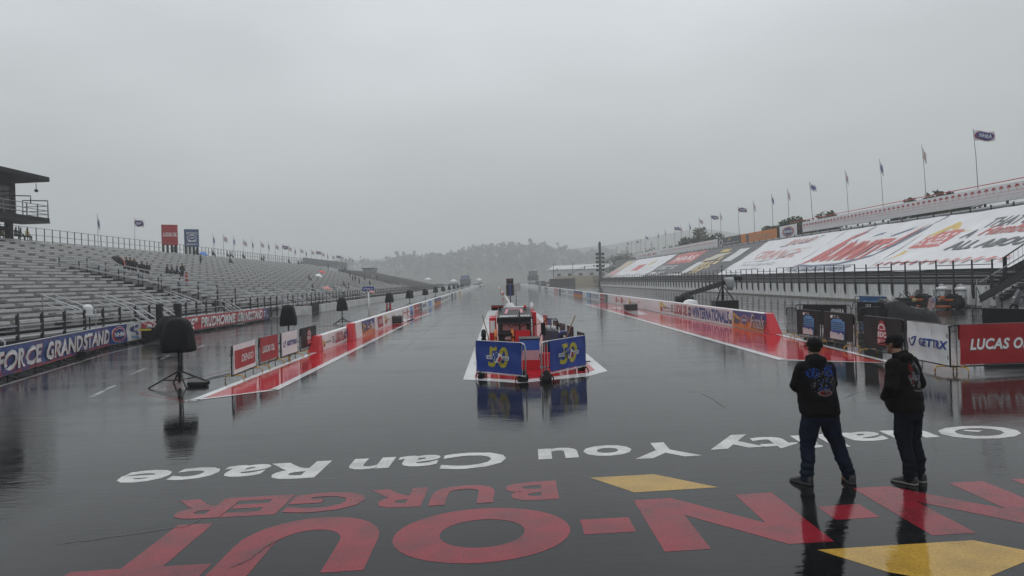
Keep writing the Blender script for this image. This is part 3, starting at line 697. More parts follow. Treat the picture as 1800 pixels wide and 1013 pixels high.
# near end stair and lower wall
st = thing('stair', 'dark steel stair climbing at the near end of the right grandstand', 'stair', (31, 42, 0))
for x in (29.0, 30.2): b = MB(); b.beam((x, 42.4, .62), (x, 35.5, 3.5), .12, .40, darkgrey); b.build('stringer', st)
b = MB()
for k in range(14): t = k/13; b.bb(29.06, 30.14, lerp(42.2, 35.7, t)-.16, lerp(42.2, 35.7, t)+.16, lerp(.7, 3.4, t), lerp(.7, 3.4, t)+.05, mgrey)
b.build('tread', st)
b = MB(); b.beam((29.0, 42.4, 1.62), (29.0, 35.5, 4.5), .05, .05, galv); b.bb(28.95, 29.05, 41.4, 41.5, .9, 2.4, darkgrey); b.build('handrail', st)
f4 = thing('mesh_fence', 'sloping wire mesh guard beside the near stair of the right stand', 'fence', (33, 43.8, 2))
b = MB(); b.beam((31.6, 43.9, 3.1), (39, 43.9, 7.7), .07, .07, darkgrey); b.beam((31.6, 43.9, 3.1), (31.6, 43.9, 1.4), .16, .16, blackm)
for k in range(26): x = 31.6+k*.28; b.beam((x, 43.9, lerp(1.9, 6.5, k/26)), (x, 43.9, lerp(3.1, 7.7, k/26)), .012, .012, grey)
b.build('frame', f4)
lw = thing('block_wall', 'low grey concrete wall continuing at the right edge below the stair', 'wall', (31.2, 37, 0)); b = MB(); b.bb(30.35, 30.6, 28, 42.45, 0, 1.5, block); b.build('wall', lw)
b = MB(); b.bb(30.31, 30.64, 28, 42.45, 1.5, 1.57, conc); b.build('coping', lw)
# ---- printed seat covers
XS0, XS1, ZS0, ZS1 = 32.2, 40.1, 2.36, 7.06
def tarpF(ya, yb):
    def F(u, v, n):
        y = lerp(yb, ya, u); s_ = v
        d = noise.noise(V((y*.35, v*5, ya)))*.09+noise.noise(V((y*1.3, v*14, ya*2)))*.03-.10*math.sin(PI*v)
        return V((lerp(XS0, XS1, s_)-.5*(d+n), y, lerp(ZS0, ZS1, s_)+.85*(d+n)))
    return F
def cover(label, ya, yb, base, items):
    r = thing('seat_cover', label, 'seat cover', ((XS0+XS1)/2, (ya+yb)/2, ZS0)); F = tarpF(ya, yb); b = MB()
    b.art(F, [('R', 0, 0, 1, 1, base)]+items, .007, .03, (max(10, int((yb-ya)*1.2)), 14)); b.build('cloth', r)
def tuv(ya, yb, px, py):
    p = PL(px, py, 32.2, 2.36, .595, 1); return (yb-p.y)/(yb-ya), (p.x-XS0)/(XS1-XS0)
cw = M('white_cover_cloth', (.66, .67, .68), .55, var=.12, scale=.5); ck = M('charcoal_cover_cloth', (.06, .062, .066), .55, var=.2, scale=.5)
rfade = M('faded_red_print', (.50, .10, .09), .5); sblue = M('slate_print', (.10, .13, .2), .5); txtg = M('dark_grey_print', (.07, .075, .085), .5); pfade = M('pale_faded_red', (.52, .24, .23), .5); yfade = M('faded_yellow_print', (.60, .42, .10), .5); tan = M('tan_print', (.5, .36, .2), .5)
U1 = lambda y: (62.-y)/(62-44.3)
cover('white cover with the burger slogan at the near end of the right stand', 44.3, 62, cw,
      [('P', [(U1(61.2), .20), (U1(60.6), .32), (U1(60.9), .64), (U1(59.0), .84), (U1(55.3), .66), (U1(57.0), .62), (U1(58.8), .74), (U1(60.0), .58), (U1(59.9), .3)], yfade), ('R', U1(60.6), .40, U1(56.4), .68, rfade), ('X', U1(60.3), .44, U1(56.7), .64, 3, 7, cw),
       ('T', "THAT'S WHAT", U1(54.6), .68, U1(45.2), .84, txtg, .15, .02), ('T', "A", U1(55.4), .52, U1(54.4), .66, txtg, .15, .02), ('T', "Hamburger's", U1(53.6), .5, U1(45.0), .7, rfade, .3, .01), ('T', "ALL ABOUT", U1(55.0), .33, U1(45.6), .47, txtg, .15, .03)]
      + [('P', [(U1(61.5-k*1.25), .10), (U1(61.1-k*1.25), .16), (U1(60.7-k*1.25), .16), (U1(61.1-k*1.25), .10)], rfade) for k in range(13)])
U2 = lambda y: (80-y)/(80-62.1)
cover('white cover with a large red and slate parts shop logo', 62.1, 80, cw,
      [('S', [(.02, .08), (.11, .30), (.22, .80), (.36, .97), (.35, .88), (.27, .72), (.17, .30)], .03, 2.2, sblue), ('S', [(.36, .68), (.55, .80), (.72, .72), (1.0, 1.0), (.84, .32), (.58, .17), (.30, .15), (.09, .18), (.02, .08)], .05, 2.2, sblue), ('P', [(.05, .16), (.12, .32), (.21, .74), (.27, .74), (.19, .34), (.13, .22)], rfade), ('P', [(.21, .74), (.33, .91), (.33, .84), (.27, .74)], rfade),
       ('T', 'SUMMIT', .17, .25, .80, .66, rfade, .0, .065), ('P', [(.79, .40), (.85, .66), (.93, .88), (.86, .50)], rfade), ('T', 'RACING EQUIPMENT', .08, .03, .80, .12, sblue, .2, .02)])
cover('white cover with small red and grey brand prints left of the large logo', 80.1, 103, cw,
      [('T', 'STRANGE', .16, .42, .84, .66, pfade, .35, .03), ('S', [(.14, .36), (.60, .40), (.86, .66)], .03, 2.5, lgrey), ('T', 'BRAND', .42, .78, .76, .93, pfade, .3, .02), ('S', [(.38, .75), (.66, .80), (.80, .94)], .03, 2.5, sblue), ('T', 'RACING', .2, .24, .7, .31, lgrey, .2, .01), ('X', .25, .14, .65, .18, 1, 9, lgrey)])
cover('charcoal cover printed with red, yellow and white sponsor marks', 103.1, 154, ck,
      [('R', .06, .54, .44, .98, rfade), ('T', 'HAAS', .12, .66, .40, .84, white, .1, .03), ('R', .06, .1, .14, .2, lgrey), ('X', .05, .30, .34, .48, 2, 7, lgrey), ('X', .04, .06, .3, .22, 2, 8, lgrey),
       ('X', .60, .06, .82, .66, 4, 5, M('pale_yellow_print', (.62, .5, .22), .5)), ('X', .64, .16, .80, .50, 3, 4, tan), ('P', [(.58, .5), (.66, .74), (.80, .78), (.72, .56)], M('cream_print', (.5, .46, .36), .5)), ('R', .66, .80, .74, .9, yfade), ('R', .84, .44, .93, .84, lgrey), ('R', .56, .10, .64, .5, lgrey), ('R', .4, .02, .62, .08, lgrey)])
cover('white cover with a small red print at the far end of the right stand', 154.1, 196, cw,
      [('R', .34, .34, .56, .66, rfade), ('P', [(.6, .6), (.66, .8), (.74, .8), (.68, .6)], yfade), ('X', .1, .3, .3, .7, 4, 5, lgrey), ('X', .64, .2, .9, .5, 3, 5, lgrey)])
cover('small faded beige cover with a yellow print at the far corner of the right stand', 196.1, 211, M('beige_cover_cloth', (.42, .38, .34), .6), [('P', [(.3, .6), (.4, .9), (.7, .9), (.6, .6)], yfade), ('R', .2, .2, .8, .45, pink)])
# ---- sign boards along the top
def board(label, ya, yb, z0, z1, base, items, edge=None, x=41.3):
    r = thing('sign_board', label, 'sign board', (x, (ya+yb)/2, z0)); b = MB(); b.bb(x, x+.2, ya, yb, z0, z1, darkgrey); b.build('backing', r)
    b = MB(); b.art(panel((x-.004, yb, z0), (0, ya-yb, 0), (0, 0, z1-z0), N=V((-1, 0, 0))), [('R', 0, 0, 1, 1, base)]+items, .012, .012); b.build('face', r)
    for k in range(int((yb-ya)/2.6)+1): b = MB(); y = ya+.2+k*2.6; b.bb(x+.02, x+.16, y-.07, y+.07, 6.9, z0, blackm); b.build('post', r)
    return r
palms = []
n_ = 66
for k in range(n_):
    u = (k+.7)/(n_+.5); w_ = .0048
    palms += [('P', [(u, .66), (u+w_*.6, .60), (u+w_, .67), (u+w_*.5, .72), (u+w_*.6, .80), (u, .76), (u-w_*.6, .80), (u-w_*.5, .72), (u-w_, .67), (u-w_*.6, .60)], red), ('R', u-.0006, .40, u+.0006, .66, pink)]
board('long white board with a row of red palm trees above the right covers', 36, 94.5, 7.75, 9.1, white, palms+[('R', 0, .95, 1, 1, redw), ('R', 0, .36, 1, .38, pink), ('R', 0, .18, 1, .195, pink)])
board('square white board with a round racing emblem', 96.2, 102, 7.3, 9.05, white, NH(.5, .5, .36, .42))
board('orange board with a dark bottle picture', 103, 118, 7.35, 8.95, orange, [('R', .17, .1, .24, .6, txtg), ('E', .205, .72, .05, .2, txtg), ('T', 'OIL RACE CHAMPIONS', .28, .38, .86, .62, tan, .1, .02)])
board('charcoal board with a white round emblem left of the orange board', 118.2, 130, 7.35, 8.95, txtg, [('E', .14, .5, .1, .36, lgrey), ('E', .14, .5, .06, .25, txtg), ('X', .32, .25, .9, .45, 1, 10, lgrey), ('P', [(.45, .6), (.55, .85), (.62, .8), (.52, .6)], yfade)])
board('long white board with tiny red lettering along the far right stand', 130.2, 205, 7.35, 8.95, white, [('X', .04+.085*k, .28, .10+.085*k, .72, 1, 3, rfade) for k in range(4)]+[('X', .42, .58, .98, .72, 1, 70, rfade), ('X', .42, .3, .98, .36, 1, 40, lgrey)])
sh = thing('screen_fence', 'grey slatted screen at the far upper end of the right stand', 'fence', (41.3, 220, 3)); b = MB(); b.bb(41.3, 41.4, 205.4, 240, 2, 8.0, mgrey); b.build('screen', sh)
for k in range(12): b = MB(); b.bb(41.2, 41.3, 206+k*3, 206.2+k*3, 2, 8.1, darkgrey); b.build('post', sh)
# ---- trees behind the right stand
def tree(label, x, y, z0, hgt, rx, n=1100, mats=(2, 3, 4), dens=1.0):
    r = thing('tree', label, 'tree', (x, y, z0)); b = MB(); bark = M('bark', (.06, .045, .035), .9)
    b.tube([(x, y, z0), (x+.1, y, z0+hgt*.35), (x-.1, y, z0+hgt*.75)], [.28, .2, .07], bark, 7)
    cl = []
    for k in range(13):
        a = k*2.4; q = R.uniform(.25, .85); c = V((x+math.cos(a)*rx*q, y+math.sin(a)*rx*q, z0+hgt*(.42+.5*R.random()*(1.1-q*.6)))); cl.append((c, rx*R.uniform(.26, .46)))
        b.tube([(x, y, z0+hgt*.35), c.lerp(V((x, y, c.z)), .4)-V((0, 0, .5)), c], [.12, .07, .02], bark, 4)
    b.build('trunk', r); b = MB()
    for k in range(int(n*dens)):
        c, q = R.choice(cl); d = V((R.gauss(0, 1), R.gauss(0, 1), R.gauss(0, 1))).normalized()*q*R.random()**.4
        p = c+V((d.x, d.y, d.z*.8)); leaf(b, p, R.uniform(.14, .32)*(hgt/9), leafs[mats[0 if R.random() < .45 else 1 if R.random() < .75 else 2]])
    b.build('crown', r); return r
for lab_, px, py, Y, rx, hg in (
        ('round tree at the far left end of the right stand, low crown', 1082, 452, 250, 5.5, 11), ('round tree beside the far grey slatted screen', 1100, 447, 245, 5, 11), ('low bush crown peeking over the far long white board', 1165, 438, 175, 5.5, 10),
        ('bushy tree left of the tall dark crown behind the long white board', 1212, 416, 150, 4, 12), ('tallest dark tree behind the far long white board', 1236, 404, 150, 5, 13), ('bushy tree left of the charcoal board', 1262, 412, 148, 4, 12),
        ('small tree top above the orange board, left one', 1352, 397, 125, 3, 11), ('tree top over the right end of the orange board', 1374, 391, 122, 3, 11), ('dark tree above the square emblem board', 1400, 378, 115, 3.6, 12), ('dark tree right of the square emblem board', 1430, 370, 112, 3.8, 12.4), ('small lighter tree over the left end of the palm tree board', 1468, 373, 108, 2.8, 11),
        ('open small tree above the palm tree board, left of the tallest flag', 1604, 346, 88, 2.2, 11), ('rounded tree above the middle of the palm tree board', 1628, 333, 88, 2.8, 12), ('thin ragged tree top right of the rounded tree on the palm tree board', 1655, 338, 86, 2.2, 11), ('sparse twig tree beside the tallest flag', 1688, 332, 84, 2.2, 11)):
    p = PX(px, py, 46.5+rx*.6); tree(lab_, p.x, p.y, p.z-hg*.9, hg, rx, 1800 if rx > 3 else 1100)
# ================================================================== track walls with advert panels
def Ypx(px, X, z=.4):     # depth where column px meets the wall plane x = X
    Y = 40.
    for _ in range(8):
        a, b_ = ab(px, CY-(F0*(z-H)/Y)); Y = F0*X/a
    return Y
def track_wall(name, label, X, y0, y1, hgt, side, th=.35):
    # side: +1 face looks towards +x, -1 towards -x ; X is the face plane
    r = thing(name, label, 'track wall', (X, (y0+y1)/2, 0)); b = MB(); k = -side*th
    b.hexa([(X, y0, 0), (X+k*1.5, y0, 0), (X+k*1.5, y1, 0), (X, y1, 0), (X+k*.12, y0, hgt), (X+k*.9, y0, hgt), (X+k*.9, y1, hgt), (X+k*.12, y1, hgt)], wallw)
    b.build('wall', r, .015); return r
def wall_panel(root, X, ya, yb, hgt, side, th, items, mirror=False):
    # left->right as seen from the lane
    O = V((X+side*.004, 0, .03)); yl, yr = (ya, yb) if side > 0 else (yb, ya)
    W = V((-side*th*.12*.93, 0, hgt*.93)); O.y = yl
    U = V((0, yr-yl, 0)); nrm = V((side, 0, .1)).normalized()
    b = MB(); b.art(panel(O, U, W, N=nrm), items, .004+.00006*ya, .004); return b.build('advert_panel', root)
WR = 11.5
rw_ = track_wall('track_wall', 'long white track wall on the right side with a sloping red end and sponsor panels', WR, 30.4, 380, .84, -1)
b = MB(); b.hexa([(WR-.02, 29.65, 0), (WR+.50, 29.65, 0), (WR+.50, 30.4, 0), (WR-.02, 30.4, 0), (WR+.03, 30.1, .84), (WR+.33, 30.1, .84), (WR+.33, 30.4, .86), (WR+.03, 30.4, .86)], redw); b.build('end_cap', rw_, .02)
arrow = lambda u, v, s_, m: [('P', [(u, v+s_), (u+s_*.25, v+s_), (u+s_*.9, v+s_*.35), (u+s_*.7, v+s_*.3), (u+s_*.28, v+s_*.75), (u+s_*.2, v), (u, v)], m)]
def rp_(px0, px1, items): wall_panel(rw_, WR, Ypx(px1, WR), Ypx(px0, WR), .84, -1, .35, items)
FIN = [('R', 0, 0, 1, 1, orange), ('R', 0, .45, 1, 1, M('violet_print', (.05, .05, .22), .45)), ('P', [(0, .45), (.3, .3), (.6, .5), (1, .35), (1, .6), (.5, .7), (0, .6)], M('dusk_print', (.25, .13, .16), .5)), ('P', [(.03, .9), (.25, .55), (.22, .48), (.06, .72), (.06, .3), (.03, .3)], yellow), ('R', .07, .22, .22, .5, txtg)]+NH(.39, .5, .1, .3)
rp_(1288, 1347, FIN+[('T', 'Finals', .60, .12, .98, .92, txtg, .2, .035), ('T', 'Finals', .605, .15, .975, .9, lgrey, .2, -.002)])
rp_(1281.5, 1287, [('R', .1, .5, .9, .8, lgrey), ('R', .1, .12, .9, .4, txtg)])
rp_(1216.5, 1281, [('T', 'WINTERNATIONALS', 0, .1, 1, .92, blue, 0, .05)])
rp_(1208.5, 1216, NH(.5, .5, .5, .42)); rp_(1185, 1208, [('T', 'LUCAS OIL', 0, .1, 1, .92, red, .1, .05)]); rp_(1179, 1184, [('X', 0, .15, 1, .85, 3, 2, txtg)])
rp_(1160, 1178, arrow(0, .2, .75, yellow)[:1]+[('R', .08, .15, .26, .5, red), ('T', 'Auto Parts', .3, .4, .98, .62, txtg, 0, .01), ('R', .3, .2, .98, .24, red)])
rp_(1104, 1125, [('P', [(.05, .85), (.14, .85), (.3, .5), (.24, .45), (.12, .7), (.1, .2), (.05, .2)], yellow), ('R', .12, .2, .24, .5, red), ('T', 'Auto Parts', .3, .3, .8, .6, txtg, 0, .01), ('X', .84, .55, 1, .7, 1, 2, red)])
rp_(1082, 1102, [('R', 0, .2, .12, .85, red), ('X', .16, .35, .42, .6, 1, 4, pink), ('R', .5, .2, .62, .85, red), ('X', .66, .35, .92, .6, 1, 4, pink)])
rp_(1062.5, 1068, [('R', 0, 0, 1, 1, txtg), ('X', .2, .2, .8, .8, 2, 2, lgrey)]); rp_(1054.5, 1062, [('R', 0, 0, 1, 1, red), ('X', .1, .4, .9, .65, 1, 4, white)])
rp_(1041, 1053, [('X', .05, .2, .95, .85, 2, 4, navy)]); rp_(1031, 1040, [('R', .05, .1, .45, .9, lblue), ('R', .6, .1, .95, .9, blue)]); rp_(1025, 1030, [('R', .2, .2, .5, .8, lgrey)])
rp_(1008, 1024, FIN[:3]); rp_(998, 1007, [('X', .05, .2, .95, .85, 2, 4, navy)]); rp_(987, 997, [('X', .05, .2, .95, .85, 1, 4, txtg)])
rp_(982, 986, [('R', 0, 0, 1, 1, txtg)]); rp_(974, 981, [('R', 0, .1, 1, .9, pink)]); rp_(957, 963, [('R', 0, .1, 1, .9, mgrey)])
rp_(946, 951, [('R', 0, .1, 1, .9, mgrey)])
WL1, WL2 = -6.85, -6.55
l1 = track_wall('track_wall', 'short low white wall with race lettering between the crowd barriers and the long left wall', WL1, 28.3, 34.2, .62, 1, .3)
b = MB(); b.hexa([(WL1-.47, 27.6, 0), (WL1+.02, 27.6, 0), (WL1+.02, 28.3, 0), (WL1-.47, 28.3, 0), (WL1-.32, 27.9, .62), (WL1-.03, 27.9, .62), (WL1-.03, 28.3, .635), (WL1-.32, 28.3, .635)], redw); b.build('end_cap', l1, .02)
def lp(root, X, hgt, px0, px1, items): wall_panel(root, X, Ypx(px0, X), Ypx(px1, X), hgt, 1, .3, items)
lp(l1, WL1, .62, 566, 627, [('P', [(.03, .5), (.03, .2), (.06, .2), (.06, .45), (.09, .42), (.03, .7)], yellow), ('R', .04, .2, .07, .4, red), ('X', .08, .35, .22, .55, 1, 8, mgrey), ('X', .25, .2, .31, .75, 3, 2, mgrey), ('T', 'LUCAS OIL', .33, .12, .55, .9, red, .1, .05), ('T', 'WINTERNATIONALS', .64, .12, 1, .92, blue, 0, .05)]+NH(.595, .5, .03, .35))
l2 = track_wall('track_wall', 'long white track wall on the left side with a red end and coloured sponsor panels', WL2, 33.6, 380, .78, 1, .35)
b = MB(); b.hexa([(WL2-.55, 32.9, 0), (WL2+.02, 32.9, 0), (WL2+.02, 33.6, 0), (WL2-.55, 33.6, 0), (WL2-.33, 33.2, .78), (WL2-.03, 33.2, .78), (WL2-.03, 33.6, .795), (WL2-.33, 33.6, .795)], redw); b.build('end_cap', l2, .02)
def l2p(a_, b_, it): lp(l2, WL2, .78, a_, b_, it)
l2p(637, 659, FIN+[('T', 'Finals', .56, .2, .98, .85, lgrey, .2, .03)]); l2p(664, 673, [('R', 0, 0, 1, 1, white), ('R', .05, .1, 1, .95, red), ('T', 'DENSO', .2, .4, .9, .75, white, .2, .02)])
l2p(677, 686, arrow(0, .3, .6, yellow)[:1]+[('R', .06, .2, .3, .5, red), ('X', .35, .4, .95, .55, 1, 5, mgrey)]); l2p(690, 707, [('P', [(.1, .8), (.3, .5), (.1, .5)], yellow), ('R', .12, .2, .25, .5, red), ('T', 'Auto Parts', .3, .3, .9, .6, txtg, 0, .01)])
l2p(708, 720, [('R', 0, .1, .1, .9, red), ('X', .2, .4, .55, .65, 1, 3, red), ('R', .62, .1, .72, .9, red), ('X', .78, .4, .98, .65, 1, 3, red)])
l2p(721, 726, [('R', 0, 0, 1, 1, lblue), ('R', .1, .05, .9, .5, navy)]); l2p(727.5, 737, [('R', 0, 0, 1, 1, red), ('X', .1, .35, .9, .7, 1, 4, white)]); l2p(737.5, 742, [('R', 0, 0, 1, 1, txtg), ('X', .2, .3, .8, .6, 1, 3, white)])
l2p(743, 752, [('X', .05, .2, .95, .85, 1, 4, navy)]); l2p(753, 759, [('R', .1, .1, .9, .9, lblue)]); l2p(764, 775, FIN[:3]); l2p(776, 780, [('X', 0, .2, 1, .8, 1, 3, navy)])
l2p(781, 792, [('X', .05, .2, .95, .85, 1, 5, txtg)]); l2p(793, 797, [('R', 0, 0, 1, 1, txtg)]); l2p(799, 802, [('R', 0, 0, 1, 1, mgrey)]); l2p(806, 810, [('R', 0, .1, 1, .9, tan)])
# small black boxes on the pads
for lb, g_ in (('black timing box on the red pad beside the right track wall', (1109, 546)), ('black timing box on the red pad beside the left track wall', (694, 569))):
    p = G(*g_); r = thing('timing_box', lb, 'box', p); b = MB(); b.bb(p.x-.46, p.x+.46, p.y-.3, p.y+.5, .03, .48, blackm); b.build('case', r, .03); b = MB(); b.bb(p.x-.40, p.x+.40, p.y-.315, p.y-.3, .1, .41, M('box_grille', (.03, .03, .03), .8)); b.build('front', r)
# low centre divider
cd_ = thing('centre_divider', 'low narrow white divider running down the middle of the track', 'divider', (2, 150, 0)); b = MB(); b.hexa([(1.52, 70, .004), (1.78, 70, .004), (2.2, 300, .004), (1.95, 300, .004), (1.56, 70, .22), (1.74, 70, .22), (2.16, 300, .22), (1.99, 300, .22)], M('cream_paint', (.55, .54, .48), .5)); b.build('kerb', cd_)
for lb, px, py in (('orange cone on the centre divider, nearer', 884.5, 518), ('orange cone on the centre divider, farther', 880, 510)):
    p = P(px, py, 110 if px > 882 else 165); r = thing('traffic_cone', lb, 'cone', (p.x, p.y, .22)); b = MB(); b.loft([(p.x, p.y, .24, .22, .22), (p.x, p.y, .8, .05, .05)], M('cone_orange', (.6, .07, .03), .5), 10); b.build('body', r); b = MB(); b.bb(p.x-.28, p.x+.28, p.y-.28, p.y+.28, .22, .25, rubber); b.build('base', r)
# ================================================================== left fence banners
PB = [V((-13.4, 15.5, 0)), V((-15.1, 21.7, 0)), V((-17.75, 32.8, 0)), V((-18.0, 36.2, 0)), V((-17.55, 54.9, 0))]
def banner(label, p, q, z0, z1, items, seed, base, amp=.025):
    r = thing('banner', label, 'banner', (p+q)/2); U = q-p; nrm = V((-U.y, U.x, 0)).normalized()*-1
    if nrm.x < 0: nrm = -nrm
    F = panel(p+V((0, 0, z0)), U, V((0, 0, z1-z0)), amp, U.length*.7, 1.2, seed, nrm)
    b = MB(); b.art(F, [('R', 0, 0, 1, 1, base)]+items, .008, .02, (max(8, int(U.length*4)), 8)); b.build('cloth', r)
    b = MB(); k = -nrm*.06
    for z in (z0-.02, z1+.02): b.tube([p+k+V((0, 0, z)), q+k+V((0, 0, z))], .025, galv, 6)
    n = max(2, int(U.length/2.2))
    for i in range(n+1): x_ = p.lerp(q, i/n)+k; b.tube([x_, x_+V((0, 0, z1+.03))], .028, darkgrey, 6); b.tube([x_+nrm*.28, x_+V((0, 0, .12))-nrm*.0, x_-nrm*.3], .02, darkgrey, 5)
    b.build('stand', r); return r
d1 = (PB[2]-PB[1]).normalized(); L1 = (PB[2]-PB[0]).length
tsh = [('T', 'FORCE GRANDSTAND', .318, .10, .985, .86, red, .14, .045), ('T', 'FORCE GRANDSTAND', .315, .13, .982, .88, lgrey, .14, .035), ('T', 'JOHN', .04, .13, .25, .88, lgrey, .14, .035)]
banner('blue and purple banner with pale grandstand lettering on the low left fence', PB[0], PB[2], .16, 1.0, [('R', .0, 0, 1, .06, red), ('P', [(.3, 0), (.45, 0), (.6, 1), (.5, 1)], M('purple_print', (.065, .038, .16), .5)), ('P', [(.7, 0), (.8, 0), (.95, 1), (.9, 1)], MC['purple_print'])]+tsh, 1, M('royal_print', (.03, .058, .20), .5))
m1 = PB[2].lerp(PB[3], .0); m2_ = PB[2].lerp(PB[3], .52)
banner('square blue banner with a round racing emblem on the left fence', m1, m2_, .16, 1.0, NH(.5, .5, .42, .44), 2, blue)
banner('square white banner with a blue snake emblem on the left fence', m2_, PB[3], .16, 1.0, [('S', [(.7, .82), (.35, .8), (.3, .6), (.65, .5), (.7, .3), (.3, .22)], .14, .6, navy), ('S', [(.3, .22), (.75, .15)], .08, .6, lblue), ('E', .62, .82, .14, .09, navy)], 3, lgrey)
e1 = PB[3].lerp(PB[4], .955)
banner('long red banner with white grandstand lettering on the left fence', PB[3], e1, .16, .98, [('R', 0, 0, 1, .05, txtg), ('T', 'DON "SNAKE"', .025, .12, .36, .9, white, .14, .035), ('T', 'PRUDHOMME', .39, .12, .69, .9, white, .14, .035), ('T', 'GRANDSTAND', .715, .12, .985, .9, white, .14, .035), ('R', .84, .4, .89, .55, txtg)], 4, M('banner_red', (.42, .03, .045), .5))
banner('small purple banner at the far end of the red banner on the left fence', e1, PB[4]+V((.02, .35, 0)), .16, .98, [('X', .1, .2, .9, .8, 3, 2, lgrey)], 5, MC['purple_print'])
# white infield wall on the left
def low_wall(label, pts, hgt, th=.3):
    r = thing('block_wall', label, 'wall', pts[0]); b = MB()
    for p, q in zip(pts, pts[1:]):
        d = (q-p).normalized(); n = V((-d.y, d.x, 0))*th/2
        b.hexa([p-n, q-n, q+n, p+n]+[x+V((0, 0, hgt)) for x in (p-n, q-n, q+n, p+n)], oldwhite)
    b.build('wall', r); b = MB()
    for p, q in zip(pts, pts[1:]):
        L_ = (q-p).length; n = int(L_/6)+1; d = (q-p).normalized(); s_ = V((-d.y, d.x, 0))
        if s_.x < 0: s_ = -s_
        for k in range(1, n): x = p.lerp(q, k/n)+s_*(th/2+.004); b.beam(x, x+V((0, 0, hgt)), .03, .006, mgrey, V((1, 0, 0)))
    b.build('joint', r); return r
low_wall('short white concrete wall left of the dark mesh gate below the left grandstand', [V((-19.2, 60.5, 0)), V((-18.2, 62.5, 0)), V((-16.6, 64.4, 0))], .78)
low_wall('long white concrete wall running below the left grandstand beyond the mesh gate', [V((-17.2, 70, 0)), V((-15.7, 125, 0)), V((-15.3, 262, 0))], .74)
gt = thing('mesh_gate', 'dark mesh gate between the white concrete walls on the left', 'gate', (-16.9, 67, 0))
b = MB(); p = V((-16.6, 64.7, 0)); q = V((-17.2, 69.7, 0))
for k in range(34): x = p.lerp(q, k/33); b.beam(x+V((0, 0, .08)), x+V((0, 0, 1.0)), .03, .02, darkgrey)
for z in (.1, 1.02): b.beam(p+V((0, 0, z)), q+V((0, 0, z)), .05, .05, blackm)
b.build('mesh', gt)
for x in (p, q): b = MB(); b.beam(x, x+V((0, 0, 1.1)), .09, .09, blackm); b.build('post', gt)
for lb, px, py, mt in (('red marker tube against the white wall left of the mesh gate', 540, 552, redw), ('red marker tube standing left of the third tripod speaker', 680.5, 549.5, redw), ('red marker tube leaning on the third tripod speaker', 686.5, 549.5, redw)):
    p = G(px, py); r = thing('marker_tube', lb, 'marker tube', p); b = MB(); b.tube([p+V((0, 0, .04)), p+V((0, 0, .86))], .075, mt, 8); b.build('tube', r); b = MB(); b.loft([(p.x, p.y, .002, .2, .2), (p.x, p.y, .05, .16, .16)], rubber, 10); b.build('base', r)
# street sign
p = G(649, 560); sg = thing('street_sign', 'blue street name sign on a white post beside the left track wall', 'street sign', p); b = MB(); b.tube([p, p+V((0, 0, 2.0))], .05, white, 8); b.build('post', sg)
b = MB(); b.tube([p+V((0, 0, 2.0)), p+V((0, 0, 2.12))], .035, darkgrey, 8); b.build('bracket', sg)
b = MB(); b.bb(p.x-.44, p.x+.44, p.y-.02, p.y+.02, 2.1, 2.4, royal); b.art(panel((p.x-.44, p.y-.02, 2.1), (.88, 0, 0), (0, 0, .3)), [('T', 'Lil Parker Ln', .1, .25, .9, .75, white, 0, .02)], .003, .004); b.build('plate', sg)
# ================================================================== covered speakers on tripods
def speaker(label, p, rz=0, sc_=1):
    r = thing('tripod_speaker', label, 'speaker', (0, 0, 0), 'covered speakers on tripods along the left return road')
    b = MB()
    prof_ = [(.90, .37, .33), (.98, .375, .34), (1.2, .365, .33), (1.45, .35, .30), (1.60, .32, .27), (1.71, .27, .22), (1.77, .19, .15), (1.79, .08, .06)]
    vs = []; n = 28
    for i, (z, rx, ry) in enumerate(prof_):
        for j in range(n):
            a = 2*PI*j/n; c_ = math.copysign(abs(math.cos(a))**.55, math.cos(a)); s_ = math.copysign(abs(math.sin(a))**.55, math.sin(a))
            f = 1+.13*noise.noise(V((c_*1.6, s_*1.6, z*2.4)))+.05*noise.noise(V((c_*6, s_*6, z*3)))+(.05*math.sin(a*9) if i < 3 else .015*math.sin(a*6)); vs.append((c_*rx*f, s_*ry*f, z+(.05*noise.noise(V((c_*2.5, s_*2.5, 5))) if i < 2 else 0)))
    b.add(vs, [(i*n+j, i*n+(j+1) % n, (i+1)*n+(j+1) % n, (i+1)*n+j) for i in range(len(prof_)-1) for j in range(n)]+[tuple((len(prof_)-1)*n+j for j in range(n)), tuple(range(n))[::-1]], black, True); b.build('cover', r)
    b = MB(); b.tube([(0, 0, .08), (0, 0, .95)], .035, blackm, 8); b.tube([(.05, .03, .35), (.07, .02, .95)], .02, blackm, 6); b.build('pole', r)
    b = MB(); b.cyl((0, 0, .30), (0, 0, .42), .06, blackm, 10); b.cyl((0, 0, .12), (0, 0, .18), .055, blackm, 10); b.build('collar', r)
    for k in range(4):
        a = k*PI/2+.62; d = V((math.cos(a), math.sin(a), 0)); b = MB(); b.tube([d*.05+V((0, 0, .37)), d*.74+V((0, 0, .03)), d*.78+V((0, 0, .01))], .022, blackm, 6); b.tube([d*.05+V((0, 0, .15)), d*.40+V((0, 0, .18))], .015, blackm, 6); b.build('leg', r)
    return r
SP = speaker('large covered speaker on a tripod, nearest one beside the left barriers', None)
SP.location = G(316, 678); SP.scale = (1.0, 1.0, 1.03)
spk = [(508, 609), (602, 570), (685, 549.5), (720.5, 539.5), (748, 530.5), (766, 524.5), (779.5, 520.5), (790, 517.3), (798.3, 514.6), (805.5, 512.3), (811, 510.4), (815.7, 508.8), (820, 507.5), (824, 506.3)]
for k, q in enumerate(spk):
    dup(SP, G(*q), R.uniform(0, 6), f'{ORD[k+1]} covered tripod speaker counting away along the left track wall', (R.uniform(.95, 1.05), 1, R.uniform(.97, 1.03)))
